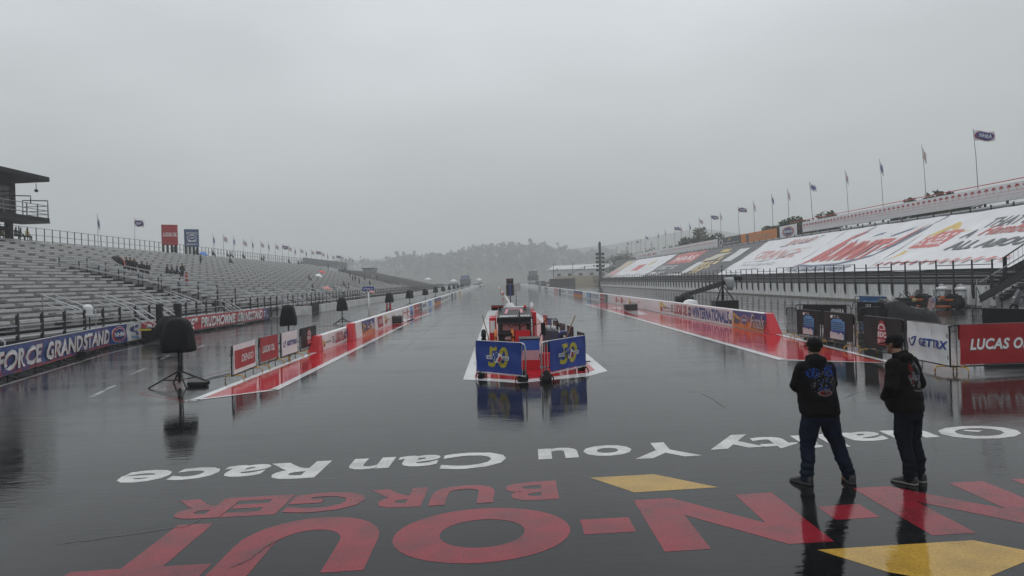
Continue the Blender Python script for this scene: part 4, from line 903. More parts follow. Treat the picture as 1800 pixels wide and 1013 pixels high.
p = G(330, 681); bx = thing('power_box', 'flat black box on the ground beside the nearest tripod speaker', 'box', p); b = MB(); b.bb(p.x-.05, p.x+.45, p.y+.05, p.y+.3, .006, .12, blackm); b.build('case', bx, .02); b = MB(); b.tube([p+V((.4, .2, .06)), G(352, 672, .02), G(372, 664, .02), G(404, 657, .02)], .012, rubber, 5); b.build('cable', bx)
# equipment cart with two dark columns
p = G(268, 602); ec = thing('equipment_cart', 'black covered equipment cart with two tall dark columns in front of the red banner', 'cart', p)
b = MB(); b.bb(p.x-.4, p.x+.75, p.y-.3, p.y+.5, .12, .75, blackm); b.build('body', ec, .04)
b = MB(); b.loft([(p.x+.7, p.y, .3, .5, .4), (p.x+.75, p.y, .8, .52, .42), (p.x+.9, p.y, 1.15, .45, .35), (p.x+1.0, p.y, 1.3, .3, .2)], black, 16, sq=.6); b.build('cover', ec)
for px in (279.8, 313.5):
    x = P(px, 560, p.y).x; b = MB(); b.bb(x-.13, x+.13, p.y-.1, p.y+.16, .3, 1.92, blackm); b.build('column', ec, .03)
b = MB(); b.bb(p.x-.48, p.x+.12, p.y-.42, p.y-.3, .62, .70, yellow); b.build('tray', ec)
for dx in (-.3, .6): b = MB(); b.cyl((p.x+dx-.05, p.y-.3, .12), (p.x+dx+.05, p.y-.3, .12), .12, rubber, 12); b.build('wheel', ec)
p = G(161, 622); wc = thing('wrapped_camera', 'white plastic wrapped camera on a thin pole behind the blue banner', 'camera', (p.x-.7, p.y+1, 0)); x, y = p.x-.7, p.y+1
p = P(157, 547, y); b = MB(); b.tube([(p.x, y, .0), (p.x, y, 1.55)], .03, blackm, 6); b.build('pole', wc); b = MB(); b.loft([(p.x+.03, y, 1.5, .14, .12), (p.x-.02, y, 1.65, .16, .14), (p.x+.02, y, 1.78, .11, .11), (p.x-.05, y, 1.92, .22, .18), (p.x-.1, y, 2.05, .16, .14), (p.x-.1, y, 2.08, .04, .04)], white, 10); b.build('cover', wc)
for k in range(3): a = k*2.1; b = MB(); b.tube([(p.x, y, .45), (p.x+.4*math.cos(a), y+.4*math.sin(a), .01)], .018, blackm, 5); b.build('leg', wc)
p = G(213, 603); lb_ = thing('ground_light', 'small black light box on the ground below the blue banner', 'light box', V((-17.2, 31, 0))); b = MB(); b.bb(-16.6, -16.2, 28.1, 28.5, .05, .28, blackm); b.build('case', lb_, .03); b = MB(); b.tube([(-16.65, 28.3, .02), (-16.65, 28.3, .3), (-16.15, 28.3, .3), (-16.15, 28.3, .02)], .02, blackm, 6); b.build('bracket', lb_)
# ================================================================== crowd barriers
def barrier(label, p, q, hgt, items, base, side=-1, foot=yfoot, cover_=(0.03, .97, .10, 1.0), amp=.004, seed=0, frame=darkgrey, nb=15, group=None, drop=0.0, name='crowd_barrier'):
    r = thing(name, label, 'barrier', (p+q)/2, group); U = q-p; Ln = U.length; d = U.normalized(); nrm = V((d.y, -d.x, 0))*(1 if side < 0 else -1)
    z0, rr = .17, .10
    pts = [p+V((0, 0, z0)), p+V((0, 0, hgt-rr)), p+d*rr*.3+V((0, 0, hgt-rr*.3)), p+d*rr+V((0, 0, hgt)), q-d*rr+V((0, 0, hgt)), q-d*rr*.3+V((0, 0, hgt-rr*.3)), q+V((0, 0, hgt-rr)), q+V((0, 0, z0))]
    b = MB(); b.tube(pts, .021, frame, 8, True)
    for k in range(1, nb): x = p.lerp(q, k/nb); b.tube([x+V((0, 0, z0)), x+V((0, 0, hgt))], .0075, frame, 5)
    b.build('frame', r)
    for t in (.10, .90):
        x = p.lerp(q, t); b = MB(); w_ = .26 if foot is yfoot else .2
        b.tube([x+nrm*w_+V((0, 0, .012)), x+nrm*w_+V((0, 0, .10)), x+nrm*(w_-.05)+V((0, 0, .16)), x-nrm*(w_-.05)+V((0, 0, .16)), x-nrm*w_+V((0, 0, .10)), x-nrm*w_+V((0, 0, .012))], .018, foot, 8); b.build('foot', r)
    for zz in (.35, hgt-.3): b = MB(); b.tube([p-d*.0+V((0, 0, zz)), p-d*.06+V((0, 0, zz+.01)), p-d*.06+V((0, 0, zz+.09))], .009, frame, 5); b.build('hook', r)
    if items is not None:
        u0, u1, v0, v1 = cover_
        O = p+U*u0+V((0, 0, z0+(hgt-z0)*v0-drop)); F = panel(O+nrm*.03, U*(u1-u0), V((0, 0, (hgt-z0)*(v1-v0)+.01+drop)), amp, 2.1+seed % 3*.4, 1.4, seed, nrm)
        b = MB(); b.art(F, [('R', 0, 0, 1, 1, base)]+items, .006, .0, (22, 14)); b.build('banner', r)
        b = MB(); Fb = panel(O-nrm*.03, U*(u1-u0), V((0, 0, (hgt-z0)*(v1-v0)+.01+drop)), 0, N=-nrm); b.art(Fb, [('R', 0, .62, 1, 1, base)], .004, 0); 
        b.quad(F(0, 1, 0), F(1, 1, 0), Fb(1, 1, 0), Fb(0, 1, 0), base); b.build('banner_fold', r)
    return r
etc = [('P', [(.36, .12), (.40, .70), (.43, .84), (.5, .92), (.57, .84), (.60, .70), (.64, .12)], red), ('T', 'EDC', .385, .36, .615, .54, white, 0, .05), ('S', [(.41, .62), (.44, .74), (.5, .79), (.56, .74), (.59, .62)], .05, 1.8, white), ('R', .44, .6, .56, .63, white), ('X', .4, .18, .6, .3, 2, 5, white)]
swirl = lambda cu, cv, s_, a_: [('S', [(cu-s_*.8/a_, cv+s_*.5), (cu-s_*.95/a_, cv), (cu-s_*.5/a_, cv-s_*.8), (cu+s_*.1/a_, cv-s_*.7), (cu+s_*.45/a_, cv-s_*.1), (cu+s_*.7/a_, cv+s_*.6)], s_*.32, a_, blue), ('S', [(cu-s_*.2/a_, cv+s_*.35), (cu+s_*.3/a_, cv+s_*.75), (cu+s_*.9/a_, cv+s_*.8)], s_*.28, a_, royal)]
gettrx = swirl(.16, .48, .15, 1.75)+[('T', 'GETTRX', .30, .38, .97, .60, royal, .1, .04)]
lucas = [('T', 'LUCAS OIL', .096, .345, .785, .635, txtg, .25, .05), ('T', 'LUCAS OIL', .10, .36, .78, .64, white, .25, .035)]
gp = [(408, 672.5), (450, 654.5), (456, 652), (489, 640), (494, 638), (523, 628), (528, 626), (556, 616)]
gp = [G(*q) for q in gp]; hB = 1.0
barrier('crowd barrier with a white and red banner and the italic parts lettering, nearest left', gp[0], gp[1], hB, [('R', .05, .14, .97, .80, red), ('T', 'DENSO', .32, .34, .86, .60, white, .25, .02)], white, seed=1, drop=.04)
barrier('crowd barrier with a red oil banner second from the left', gp[2], gp[3], hB, lucas, red, seed=2)
barrier('crowd barrier with a white banner and blue lettering on the left pad', gp[4], gp[5], hB, gettrx, white, seed=3, drop=.03)
barrier('crowd barrier with a black banner and red arched emblem beside the short left wall', gp[6], gp[7], hB, etc, txtb, seed=4)
fifty = [('T', '50', .27, .16, .73, .84, gold, .10, .03), ('R', .24, .42, .39, .54, white), ('R', .61, .42, .76, .54, white), ('T', '1975', .255, .44, .385, .52, navy, 0, .02), ('T', '2025', .615, .44, .745, .52, navy, 0, .02), ('P', [(.385, .60), (.50, .66), (.50, .34), (.47, .32)], white), ('P', [(.5, .34), (.56, .33), (.63, .50), (.585, .60), (.5, .64)], white), ('T', 'VP', .40, .38, .53, .64, royal, .1, .06), ('P', [(.52, .37), (.565, .36), (.61, .48), (.58, .56), (.55, .5)], red)]
Y50 = G(880, 668).y
barrier('blue anniversary banner on a steel barrier, left one of the pair in mid track', G(838, 665), G(925, 674), 1.0, fifty, royal, foot=rubber, frame=galv, cover_=(.02, .93, .04, 1.0), seed=5, amp=.014)
barrier('blue anniversary banner on a steel barrier, right one of the pair in mid track', G(953, 672), G(1030, 654), 1.0, fifty, royal, foot=rubber, frame=galv, cover_=(.15, .99, .06, 1.0), seed=7, amp=.014)
for lb, px, py, s_ in (('black sandbag on the foot of the left blue barrier', 919, 671, 1), ('black sandbag between the blue barriers on the foot of the right one', 960, 671, 1), ('black sandbag at the far right foot of the right blue barrier', 1022, 652, .8), ('black sandbag at the left foot of the left blue barrier', 846, 665, .7)):
    p = G(px, py); b = MB(); b.loft([(p.x, p.y-.04, .008, .13*s_, .12), (p.x, p.y-.04, .06, .145*s_, .14), (p.x+.03, p.y-.03, .15, .12*s_, .1), (p.x+.01, p.y, .26, .07*s_, .05), (p.x+.02, p.y, .30, .03, .03)], black, 12); tag(b.build('sandbag'), lb, 'sandbag')
hR = 1.17
bottle = [('R', .28, .06, .74, .70, lblue), ('R', .34, .70, .66, .77, lblue), ('R', .28, .24, .74, .36, royal)]+[('R', .30, .40+k*.075, .72, .425+k*.075, txtb) for k in range(4)]+[('R', .28, .04, .74, .24, lgrey), ('X', .30, .22, .72, .30, 1, 5, white), ('X', .36, .80, .66, .92, 2, 6, lgrey), ('E', .36, .85, .04, .06, white)]
barrier('black barrier with a striped blue bottle print, left one beside the right wall end', G(1404, 599), G(1445, 606), hR, bottle, txtb, seed=8)
barrier('black barrier with a striped blue bottle print, right one of the pair', G(1449, 607), G(1504, 618), hR, bottle, txtb, seed=9)
barrier('bare grey barrier set end-on at the red end of the right wall', G(1384, 592), G(1403, 594.5), hR, None, None, seed=1)
barrier('black barrier with a red and white arched emblem behind the two men', G(1520, 622), G(1592, 637.5), hR, etc, txtb, seed=10)
barrier('barrier with a slack white banner and blue lettering at the right edge of the pad', G(1597, 640), G(1671, 656.5), hR, gettrx, white, seed=11, cover_=(.02, 1, .06, .99), amp=.02, drop=.04)
barrier('barrier with a wide red oil banner at the right edge of the photo', G(1671, 657), G(1850, 650), hR, lucas, red, seed=12, cover_=(.09, 1, .04, 1), amp=.012)
for lb, a_, b_, it, bs_ in (('black barrier with white handle lettering in the back row', (1400, 580), (1497, 584), [('T', '@NHRA', .66, .52, .96, .82, white, 0, .01)], txtb), ('blue barrier with pale lettering, farthest of the back row', (1504, 556), (1560, 560), [('T', 'CAMPING', .15, .45, .9, .72, lblue, 0, .03)], M('teal_banner', (.02, .09, .22), .5)),
                        ('black barrier with a part hidden blue print behind the black tarp', (1500, 575), (1556, 577), [('R', .3, .1, .66, .66, lblue), ('X', .34, .72, .6, .9, 2, 5, lgrey)], txtb), ('dark bare barrier left of the black tarp', (1512, 593), (1550, 590), [], txtb), ('plain black barrier at the far right edge behind the red banner', (1711, 598), (1850, 607), [], txtb)):
    pa, pb = G(*a_), G(*b_); barrier(lb, pa, pb, 1.12, it, bs_, seed=len(lb), nb=12, cover_=(.14, .92, .1, 1) if 'handle' in lb or 'far right' in lb else (.15, .98, .1, 1))
# ================================================================== centre island equipment
ct = thing('service_cart', 'red and black service cart with a slanted dark lid behind the left blue barrier', 'cart', (.7, 24.9, 0))
b = MB(); b.bb(.12, 1.28, 24.55, 25.7, .2, 1.1, M('cart_black', (.02, .02, .02), .5)); b.build('body', ct, .02)
b = MB(); b.hexa([(.1, 24.38, 1.26), (1.30, 24.38, 1.26), (1.26, 25.5, 1.56), (.14, 25.5, 1.56), (.1, 24.38, 1.31), (1.30, 24.38, 1.31), (1.26, 25.5, 1.61), (.14, 25.5, 1.61)], darkgrey); b.bb(.08, 1.32, 24.34, 24.38, 1.12, 1.31, blackm)
F = panel((.12, 24.40, 1.3183), (1.16, 0, 0), (0, 1.1, .295)); b.art(F, [('T', 'SPEEDWAY TOOLS', .05, .04, .95, .18, white, .2, .03), ('S', [(.24, .35), (.30, .8), (.72, .8), (.72, .4)], .07, .9, pink), ('R', .03, .5, .09, .85, blackm)], .003, .004); b.build('lid', ct)
b = MB(); b.bb(.28, 1.1, 24.5, 24.54, .86, 1.1, pink); b.bb(.68, 1.2, 24.2, 24.5, .25, .86, redw); b.bb(.70, 1.18, 24.18, 24.2, .55, .56, red); b.build('cabinet', ct, .01)
for x in (.03, .6): b = MB(); b.tube([(x, 24.1+.0, .52)]+[(x, 24.3+.22*math.cos(a), .62+.26*math.sin(a)) for a in [PI*k/10 for k in range(11)]], .055, orange, 8); b.build('reel', ct)
b = MB(); b.bb(.10, .6, 24.0, 24.4, .72, .80, blackm); b.cyl((.25, 24.2, .62), (.55, 24.2, .64), .09, lgrey, 12); b.bb(.14, .34, 24.05, 24.45, .35, .70, blackm); b.bb(.36, .62, 24.1, 24.4, .25, .50, redw); b.build('generator', ct, .015)
b = MB(); b.tube([(.86, 24.3, .2), (.86, 24.3, 1.5)], .025, blackm, 6); b.tube([(1.27, 24.35, .1), (1.27, 24.35, 1.25)], .03, galv, 6); b.tube([(1.1, 24.2, .2), (1.18, 24.25, .75)], .012, lgrey, 5); b.build('rod', ct)
for k in range(6):
    x = .3+k*.17; b = MB(); b.tube([(x, 24.45, 1.02), (x+.1, 24.2, 1.12), (x+.25, 24.2, .98+.05*(k % 2)), (x+.45, 24.4, 1.1)], .012, rubber, 5); b.build('hose', ct)
b = MB(); b.bb(-.18, .06, 24.6, 26.2, .45, 1.30, redw); b.bb(-.15, .02, 24.57, 24.6, .78, 1.2, white); b.build('side_panel', ct, .02); b = MB(); b.bb(1.32, 1.46, 24.7, 26.4, .5, 1.45, redw); b.bb(1.38, 1.44, 24.69, 24.7, .3, 1.0, pink); b.build('side_panel', ct, .02)
b = MB(); b.loft([(.62, 26.2, 1.2, .3, .3), (.6, 26.2, 1.55, .22, .2), (.58, 26.2, 1.75, .1, .1)], white, 14); b.bb(.3, 1.2, 26.1, 26.5, 1.4, 1.6, white); b.bb(-.1, .35, 26, 26.5, 1.5, 1.68, blackm); b.bb(-.08, .34, 25.98, 26, 1.6, 1.66, red); b.build('top_gear', ct, .01)
for x, y in ((1.1, 25.3), (.22, 25.3)): b = MB(); b.cyl((x, y, 1.58), (x, y, 1.68), .05, redw if x > 1 else blackm, 10); b.build('beacon', ct)
b = MB(); b.cyl((1.38, 26.0, 1.45), (1.38, 26.0, 1.72), .06, white, 10); b.cyl((1.38, 26.0, 1.72), (1.38, 26.0, 1.78), .03, white, 8); b.build('bottle', ct)
for y in (24.3, 25.6):
    for x in (.1, 1.25): b = MB(); b.cyl((x, y, .16), (x+.08, y, .16), .15, rubber, 14); b.build('wheel', ct)
b = MB(); b.tube([(-.48, 22.9, .75)]+[(-.34, 22.9+.26*math.cos(a), .78+.26*math.sin(a)) for a in [2*PI*k/16 for k in range(16)]][:0]+[(-.48, 22.9, .76)], .01, rubber, 4)
ty = MB(); ty.tube([(-.36, 22.9+.2*math.cos(a), .76+.2*math.sin(a)) for a in [2*PI*k/18 for k in range(18)]], .08, rubber, 8, True); ty.beam((-.36, 22.9, .76), (-.36, 22.9, .004), .05, .05, darkgrey); tag(ty.build('spare_tyre'), 'black tyre on a short post left of the service cart', 'tyre')
bp_ = P(848, 555, 23); bq = P(869, 600, 22.4); b = MB(); bq.z = .02; b.tube([bp_, bq], .018, M('wood_pole', (.16, .09, .05), .6), 6); b.build
bm = thing('broom', 'brown broom handle leaning left of the service cart', 'broom', bq); o = b.build('handle', bm); b = MB(); b.bb(bq.x-.2, bq.x+.2, bq.y-.04, bq.y+.04, .006, .1, M('bristle', (.08, .06, .04), .9)); b.build('head', bm)
bp_ = P(1011, 555, 21.5); bq = P(990, 597, 21.0); bq.z = .02; bm = thing('broom', 'brown broom handle sticking up behind the right blue barrier', 'broom', bq); b = MB(); b.tube([bp_, V((lerp(bp_.x, bq.x, 1.6), bq.y, .03))], .018, MC['wood_pole'], 6); b.build('handle', bm); b = MB(); x_ = lerp(bp_.x, bq.x, 1.6); b.bb(x_-.2, x_+.2, bq.y-.04, bq.y+.04, .006, .1, MC['bristle']); b.build('head', bm)
# striped crate
cs = thing('striped_stand', 'blue, white and red striped box between the blue barriers', 'box', (1.0, 20.8, 0)); b = MB()
for z0, z1, mt in ((.01, .27, redw), (.272, .55, M('blush_paint', (.55, .36, .38), .45)), (.552, .86, M('stand_blue', (.02, .1, .42), .45))): b.bb(.72, 1.28, 20.5, 21.3, z0, z1, mt)
b.build('body', cs); b = MB(); b.bb(.70, 1.30, 20.47, 21.32, .862, .89, blackm); b.build('lid', cs)
b = MB(); b.tube([(1.27, 20.47, .45), (1.27, 20.44, .45), (1.27, 20.44, .35), (1.27, 20.47, .35)], .012, darkgrey, 5); b.build('handle', cs)
# blower
bl = thing('blower_unit', 'dark portable blower with a round fan housing behind the right blue barrier', 'machine', (1.7, 22, 0)); b = MB(); b.bb(1.5, 1.95, 21.8, 22.5, .2, 1.0, M('machine_grey', (.06, .065, .075), .45)); b.bb(1.52, 1.93, 21.78, 21.8, .3, .55, redw); b.build('body', bl, .03)
b = MB(); b.cyl((2.12, 21.75, .82), (2.12, 22.05, .82), .17, navy, 18); b.cyl((2.12, 21.73, .82), (2.12, 21.75, .82), .13, blackm, 18); b.cyl((2.12, 21.72, .82), (2.12, 21.73, .82), .04, lgrey, 10); b.build('fan', bl)
b = MB(); b.cyl((1.62, 22.0, 1.0), (1.62, 22.0, 1.15), .1, lgrey, 12); b.cyl((1.82, 22.0, 1.0), (1.82, 22.0, 1.12), .08, lgrey, 12); b.bb(1.42, 1.55, 21.7, 21.9, .9, 1.25, blackm); b.build('cap', bl)
b = MB(); b.tube([(1.46, 21.8, 1.2), (1.6, 21.7, 1.38), (1.9, 21.75, 1.36), (2.0, 21.8, 1.1)], .02, blackm, 6); b.tube([(1.75, 21.76, 1.0), (1.75, 21.7, .7), (1.9, 21.7, .6)], .02, royal, 6); b.tube([(1.4, 21.7, .95), (1.3, 21.6, .5), (1.35, 21.5, .05)], .015, rubber, 5); b.build('hose', bl)
b = MB()
for x in (1.35, 1.42, 1.49): b.beam((x, 20.9, .004), (x, 20.9, .62), .02, .02, blackm)
b.bb(1.3, 1.6, 20.7, 21.2, .05, .42, redw); tag(b.build('tool_caddy'), 'small red caddy holding black rods beside the striped box', 'caddy')
# sign panels along the right edge
for k, (lb, px, y, zt, items, bs_) in enumerate((('upright panel with a red and orange face, farthest of the row on the island', 957.5, 33, .92, [('R', .15, .1, .85, .8, orange), ('R', .3, .2, .7, .6, yellow)], red), ('upright blue grey panel second in the row on the island', 964.5, 30, .93, [('R', .1, .1, .9, .9, navy)], sblue),
        ('upright black panel with a pale picture third in the row on the island', 975.5, 27.5, .97, [('R', .25, .1, .5, .85, tan), ('R', .55, .2, .8, .8, mgrey)], txtb), ('upright black panel with an orange edge fourth in the row on the island', 987, 25.6, .98, [('R', 0, 0, .12, .7, orange), ('R', .3, .1, .9, .9, blackm)], txtg),
        ('upright plain black panel fifth in the row on the island', 1000.5, 24.0, .98, [('E', .5, .15, .25, .12, lgrey)], blackm), ('upright grey panel nearest of the row, above the right blue barrier', 1018.5, 22.2, .90, [('R', .1, .1, .9, .9, mgrey)], darkgrey))):
    c_ = P(px, 560, y); r = thing('upright_sign', lb, 'sign panel', (c_.x, y, 0), None); U = V((.11, -1.0, 0)).normalized()*.8; O = V((c_.x, y, .08))-U/2; W = V((0, 0, zt-.08)); nn = U.cross(W).normalized()
    b = MB(); t_ = nn*.05; b.hexa([O, O+U, O+U-t_, O-t_, O+W, O+U+W, O+U+W-t_, O+W-t_], bs_); b.art(panel(O, U, W, N=nn), items, .003, .003); b.art(panel(O+U-t_, -U, W, N=-nn), items, .003, .003); b.build('board', r)
    b = MB(); m_ = O+U/2-t_/2
    for s_ in (-.4, .4): x = m_+U*s_; b.beam(x+nn*.2+V((0, 0, -.065)), x-nn*.2+V((0, 0, -.065)), .05, .03, darkgrey); b.beam(x+V((0, 0, -.06)), x, .04, .04, darkgrey)
    b.build('foot', r)
# start light tree
tx, ty_ = P(896.5, 505, 66).x, 66
tr = thing('start_light_tree', 'narrow black start light tree with a blue back on a pole in mid track', 'start lights', (tx, ty_, 0))
b = MB(); b.tube([(tx, ty_, .0), (tx, ty_, 1.15)], .06, darkgrey, 8); b.loft([(tx, ty_, 0, .3, .3), (tx, ty_, .25, .22, .22), (tx, ty_, .4, .1, .1)], blackm, 12); b.build('pole', tr)
b = MB(); b.bb(tx-.33, tx+.33, ty_-.1, ty_+.1, 1.12, 2.2, blackm); b.build('body', tr, .02); b = MB(); b.bb(tx-.09, tx+.09, ty_-.13, ty_-.1, 1.14, 2.18, royal); b.build('back_rail', tr)
b = MB(); b.bb(tx-.33, tx+.33, ty_-.1, ty_+.1, 2.22, 2.72, blackm); b.bb(tx-.2, tx+.2, ty_-.12, ty_-.1, 2.5, 2.66, M('dull_red', (.14, .04, .035), .5)); b.build('head_box', tr, .02)
for s_ in (-1, 1):
    for k in range(6): b = MB(); b.cyl((tx+s_*.31, ty_-.02, 1.25+k*.16), (tx+s_*.40, ty_-.02, 1.25+k*.16), .06, blackm, 10); b.build('lamp', tr)
gx = P(909, 508, 60).x; gp_ = thing('reflector_screen', 'translucent grey screen on a thin pole right of the start light tree', 'screen', (gx, 60, 0)); b = MB(); b.bb(gx-.22, gx+.28, 60, 60.04, 1.62, 2.28, M('grey_screen', (.36, .37, .37), .5)); b.build('panel', gp_); b = MB(); b.tube([(gx-.1, 60.06, 0), (gx-.1, 60.06, 2.2)], .035, grey, 6); b.build('pole', gp_)
# ================================================================== camera crane behind the right wall
jx, jy = 13.5, 41.7
jb = thing('camera_crane', 'black camera crane on a tripod case behind the right track wall', 'camera crane', (jx, jy, 0))
b = MB(); b.bb(jx-.62, jx+.72, jy-.4, jy+.5, .08, 1.03, blackm); b.bb(jx-.64, jx+.74, jy-.42, jy+.52, .96, 1.0, darkgrey); b.build('case', jb, .02)
top = V((jx-.08, jy, 1.95))
for d in ((-.5, -.2), (.5, -.2), (0, .4)): b = MB(); b.tube([top, (jx+d[0], jy+d[1], 1.03)], .035, blackm, 6); b.build('leg', jb)
b = MB(); b.tube([(jx-.05, jy, 1.03), (jx-.05, jy, 2.1)], .05, blackm, 8); b.tube([(jx-.3, jy, 1.3), (jx+.3, jy, 1.32)], .015, blackm, 5); b.build('pole', jb)
ta = P(1274, 497, jy); tb = P(1198, 521, 50.5)
b = MB(); b.beam(tb, ta, .2, .24, blackm)
for k in range(1, 12): q = tb.lerp(ta, k/12); b.bb(q.x-.12, q.x+.12, q.y-.04, q.y+.04, q.z-.15, q.z+.15, darkgrey)
b.build('arm', jb)
b = MB(); c_ = P(1203, 527, 50.5); b.cyl(c_-V((.62, 0, 0)), c_+V((.62, .1, 0)), .28, blackm, 16); b.bb(c_.x-.55, c_.x+.35, 50.1, 50.9, .05, c_.z-.15, blackm); b.build('counterweight', jb)
b = MB(); mst = P(1268.5, 467, jy); b.tube([top, mst], .025, blackm, 6); b.tube([mst, tb.lerp(ta, .3)], .008, blackm, 4); b.tube([mst, P(1302, 490, jy)], .008, blackm, 4); b.build('mast', jb)
b = MB(); h0 = P(1282, 494, jy); b.loft([(h0.x+.05, jy, h0.z-.55, .1, .1), (h0.x+.05, jy, h0.z-.3, .24, .2), (h0.x, jy, h0.z+.05, .28, .25), (h0.x-.02, jy, h0.z+.22, .24, .2)], M('clear_cover', (.36, .38, .39), .25), 14, sq=.7); b.build('head_cover', jb)
for px in (1293, 1301): q = P(px, 489, jy); b = MB(); b.ell(q, (.15, .17, .17), blackm, 12, 8); b.build('monitor', jb)
b = MB(); b.tube([P(1275, 501, jy), P(1279, 506, jy), P(1278, 515, jy-.1)], .02, blackm, 5); b.tube([P(1265, 503, jy), P(1263, 510, jy), P(1268, 514, jy), P(1272, 507, jy)], .015, blackm, 5); b.build('cable', jb)
p = V((12.4, 45, 0)); b = MB(); b.loft([(p.x, p.y, .0, .5, .4), (p.x, p.y, .7, .5, .4), (p.x+.05, p.y, .95, .36, .3), (p.x, p.y, 1.02, .1, .1)], white, 14, sq=.7); tag(b.build('covered_bundle'), 'white plastic covered bundle just behind the right track wall', 'bundle')
# ================================================================== right side machines
p = G(1592, 573); cv = thing('covered_machine', 'low machine under a creased glossy black tarp behind the right barriers', 'covered machine', p)
b = MB(); vs = []; nx, ny = 34, 20
for j in range(ny):
    for i in range(nx):
        u = i/(nx-1)*2-1; v = j/(ny-1)*2-1; e_ = max(0, 1-abs(u)**3.2)*max(0, 1-abs(v)**3)
        h_ = (.82-.25*u+.18*math.exp(-((u+.45)**2)*14)+.16*noise.noise(V((u*3.2, v*2.6, 1)))+.13*abs(noise.noise(V((u*6, v*5, 2))))+.05*abs(noise.noise(V((u*14, v*9, 4)))))*min(1, e_*2.2)
        vs.append((p.x+u*1.35*(1+.05*noise.noise(V((v*3, 0, 3)))), p.y+v*.75*(1+.06*noise.noise(V((u*3, 4, 3)))), max(.006, h_)))
b.add(vs, [(j*nx+i, j*nx+i+1, (j+1)*nx+i+1, (j+1)*nx+i) for j in range(ny-1) for i in range(nx-1)], bshiny, True); b.build('tarp', cv)
def mower(label, x, y, f=1):
    r = thing('riding_mower', label, 'mower', (x, y, 0)); og = M('mower_orange', (.55, .12, .015), .35)
    b = MB(); b.bb(x-.75, x+.6, y-.4, y+.4, .32, .52, blackm); b.bb(x-.1, x+.45, y-.44, y+.42, .54, .64, og); b.bb(x-1.0, x-.5, y-.3, y+.3, .3, .42, blackm); b.bb(x-.45, x-.15, y-.36, y-.3, .70, .82, og); b.bb(x-.05, x+.2, y-.46, y-.42, .66, .95, blackm); b.build('body', r, .02)
    b = MB(); b.loft([(x-.30, y, .14, .56, .6), (x-.30, y, .24, .54, .58), (x-.30, y, .27, .36, .4)], M('mower_orange_dark', (.34, .075, .012), .4), 14, sq=.6); b.build('deck', r)
    b = MB(); b.bb(x-.25, x+.2, y-.25, y+.25, .72, .84, blackm); b.hexa([(x+.15, y-.25, .8), (x+.28, y-.25, .8), (x+.28, y+.25, .8), (x+.15, y+.25, .8), (x+.28, y-.22, 1.22), (x+.38, y-.22, 1.2), (x+.38, y+.22, 1.2), (x+.28, y+.22, 1.22)], M('seat_brown', (.05, .04, .035), .6)); b.build('seat', r, .03)
    b = MB(); b.bb(x+.4, x+.95, y-.3, y+.3, .4, .85, blackm); b.cyl((x+.68, y, .85), (x+.68, y, .95), .2, darkgrey, 12); b.build('engine', r, .03)
    for yy in (y-.48, y+.36): b = MB(); b.cyl((x+.62, yy, .39), (x+.62, yy+.16, .39), .385, rubber, 20); b.cyl((x+.62, yy-.005, .39), (x+.62, yy, .39), .15, blackm, 12); b.build('rear_wheel', r)
    for yy in (y-.42, y+.36): b = MB(); b.cyl((x-.92, yy, .14), (x-.92, yy+.08, .14), .135, rubber, 14); b.build('front_wheel', r)
    for yy in (y-.26, y+.26): b = MB(); b.tube([(x-.25, yy, .6), (x-.42, yy, 1.0), (x-.55, yy*.6+y*.4, 1.16), (x-.5, y+(yy-y)*.3, 1.2)], .02, blackm, 6); b.build('lever', r)
    b = MB(); b.tube([(x+.5, y-.35, .6), (x+.42, y-.35, 1.2), (x+.42, y+.35, 1.2), (x+.5, y+.35, .6)], .025, blackm, 6); b.build('roll_bar', r); clutter(r, x, y)
q1 = G(1617, 544); q2 = G(1655, 544.5)
def clutter(root, x, y):
    for k in range(7):
        b = MB(); a = V((x+R.uniform(-1.2, .6), y+R.uniform(-.5, .3), R.uniform(.3, .8))); b.tube([a, a+V((R.uniform(-.3, .3), R.uniform(-.2, .2), R.uniform(.1, .4))), a+V((R.uniform(-.6, .6), R.uniform(-.3, .3), R.uniform(-.2, .3)))], .018, blackm, 5); b.build('hose', root)
    b = MB(); b.bb(x-.95, x-.55, y-.3, y+.2, .42, .72, blackm); b.cyl((x-.9, y-.34, .62), (x-.9, y-.30, .62), .08, lgrey, 10); b.bb(x+.0, x+.3, y-.5, y-.44, .28, .5, darkgrey); b.build('accessory', root)
mower('orange and black riding mower, left one beside the white wall', q1.x, q1.y+.6); mower('orange and black riding mower with large rear tyres, right one by the gas cylinders', q2.x+.15, q2.y)
q = P(1637, 533, q2.y-.9); usf = thing('small_flag', 'small striped national flag hanging on the right riding mower', 'flag', (q.x, q.y, q.z-.3)); b = MB(); U = V((.44, 0, .07)); W = V((.17, 0, .70))*.95; F = panel(q-U/2-W/2, U, W, .02, 1, 1, 1)
b.art(F, [('R', 0, 0, 1, 1, white)]+[('R', k/6.5, 0, k/6.5+.077, 1, red) for k in range(6)]+[('R', .5, .55, 1, 1, navy), ('X', .55, .6, .95, .95, 4, 4, white)], .003, 0, (6, 8)); b.build('cloth', usf); b = MB(); b.tube([q+U/2-W/2-V((0, 0, .25)), q+U/2+W/2+V((.02, 0, .05))], .01, tan, 5); b.build('stick', usf)
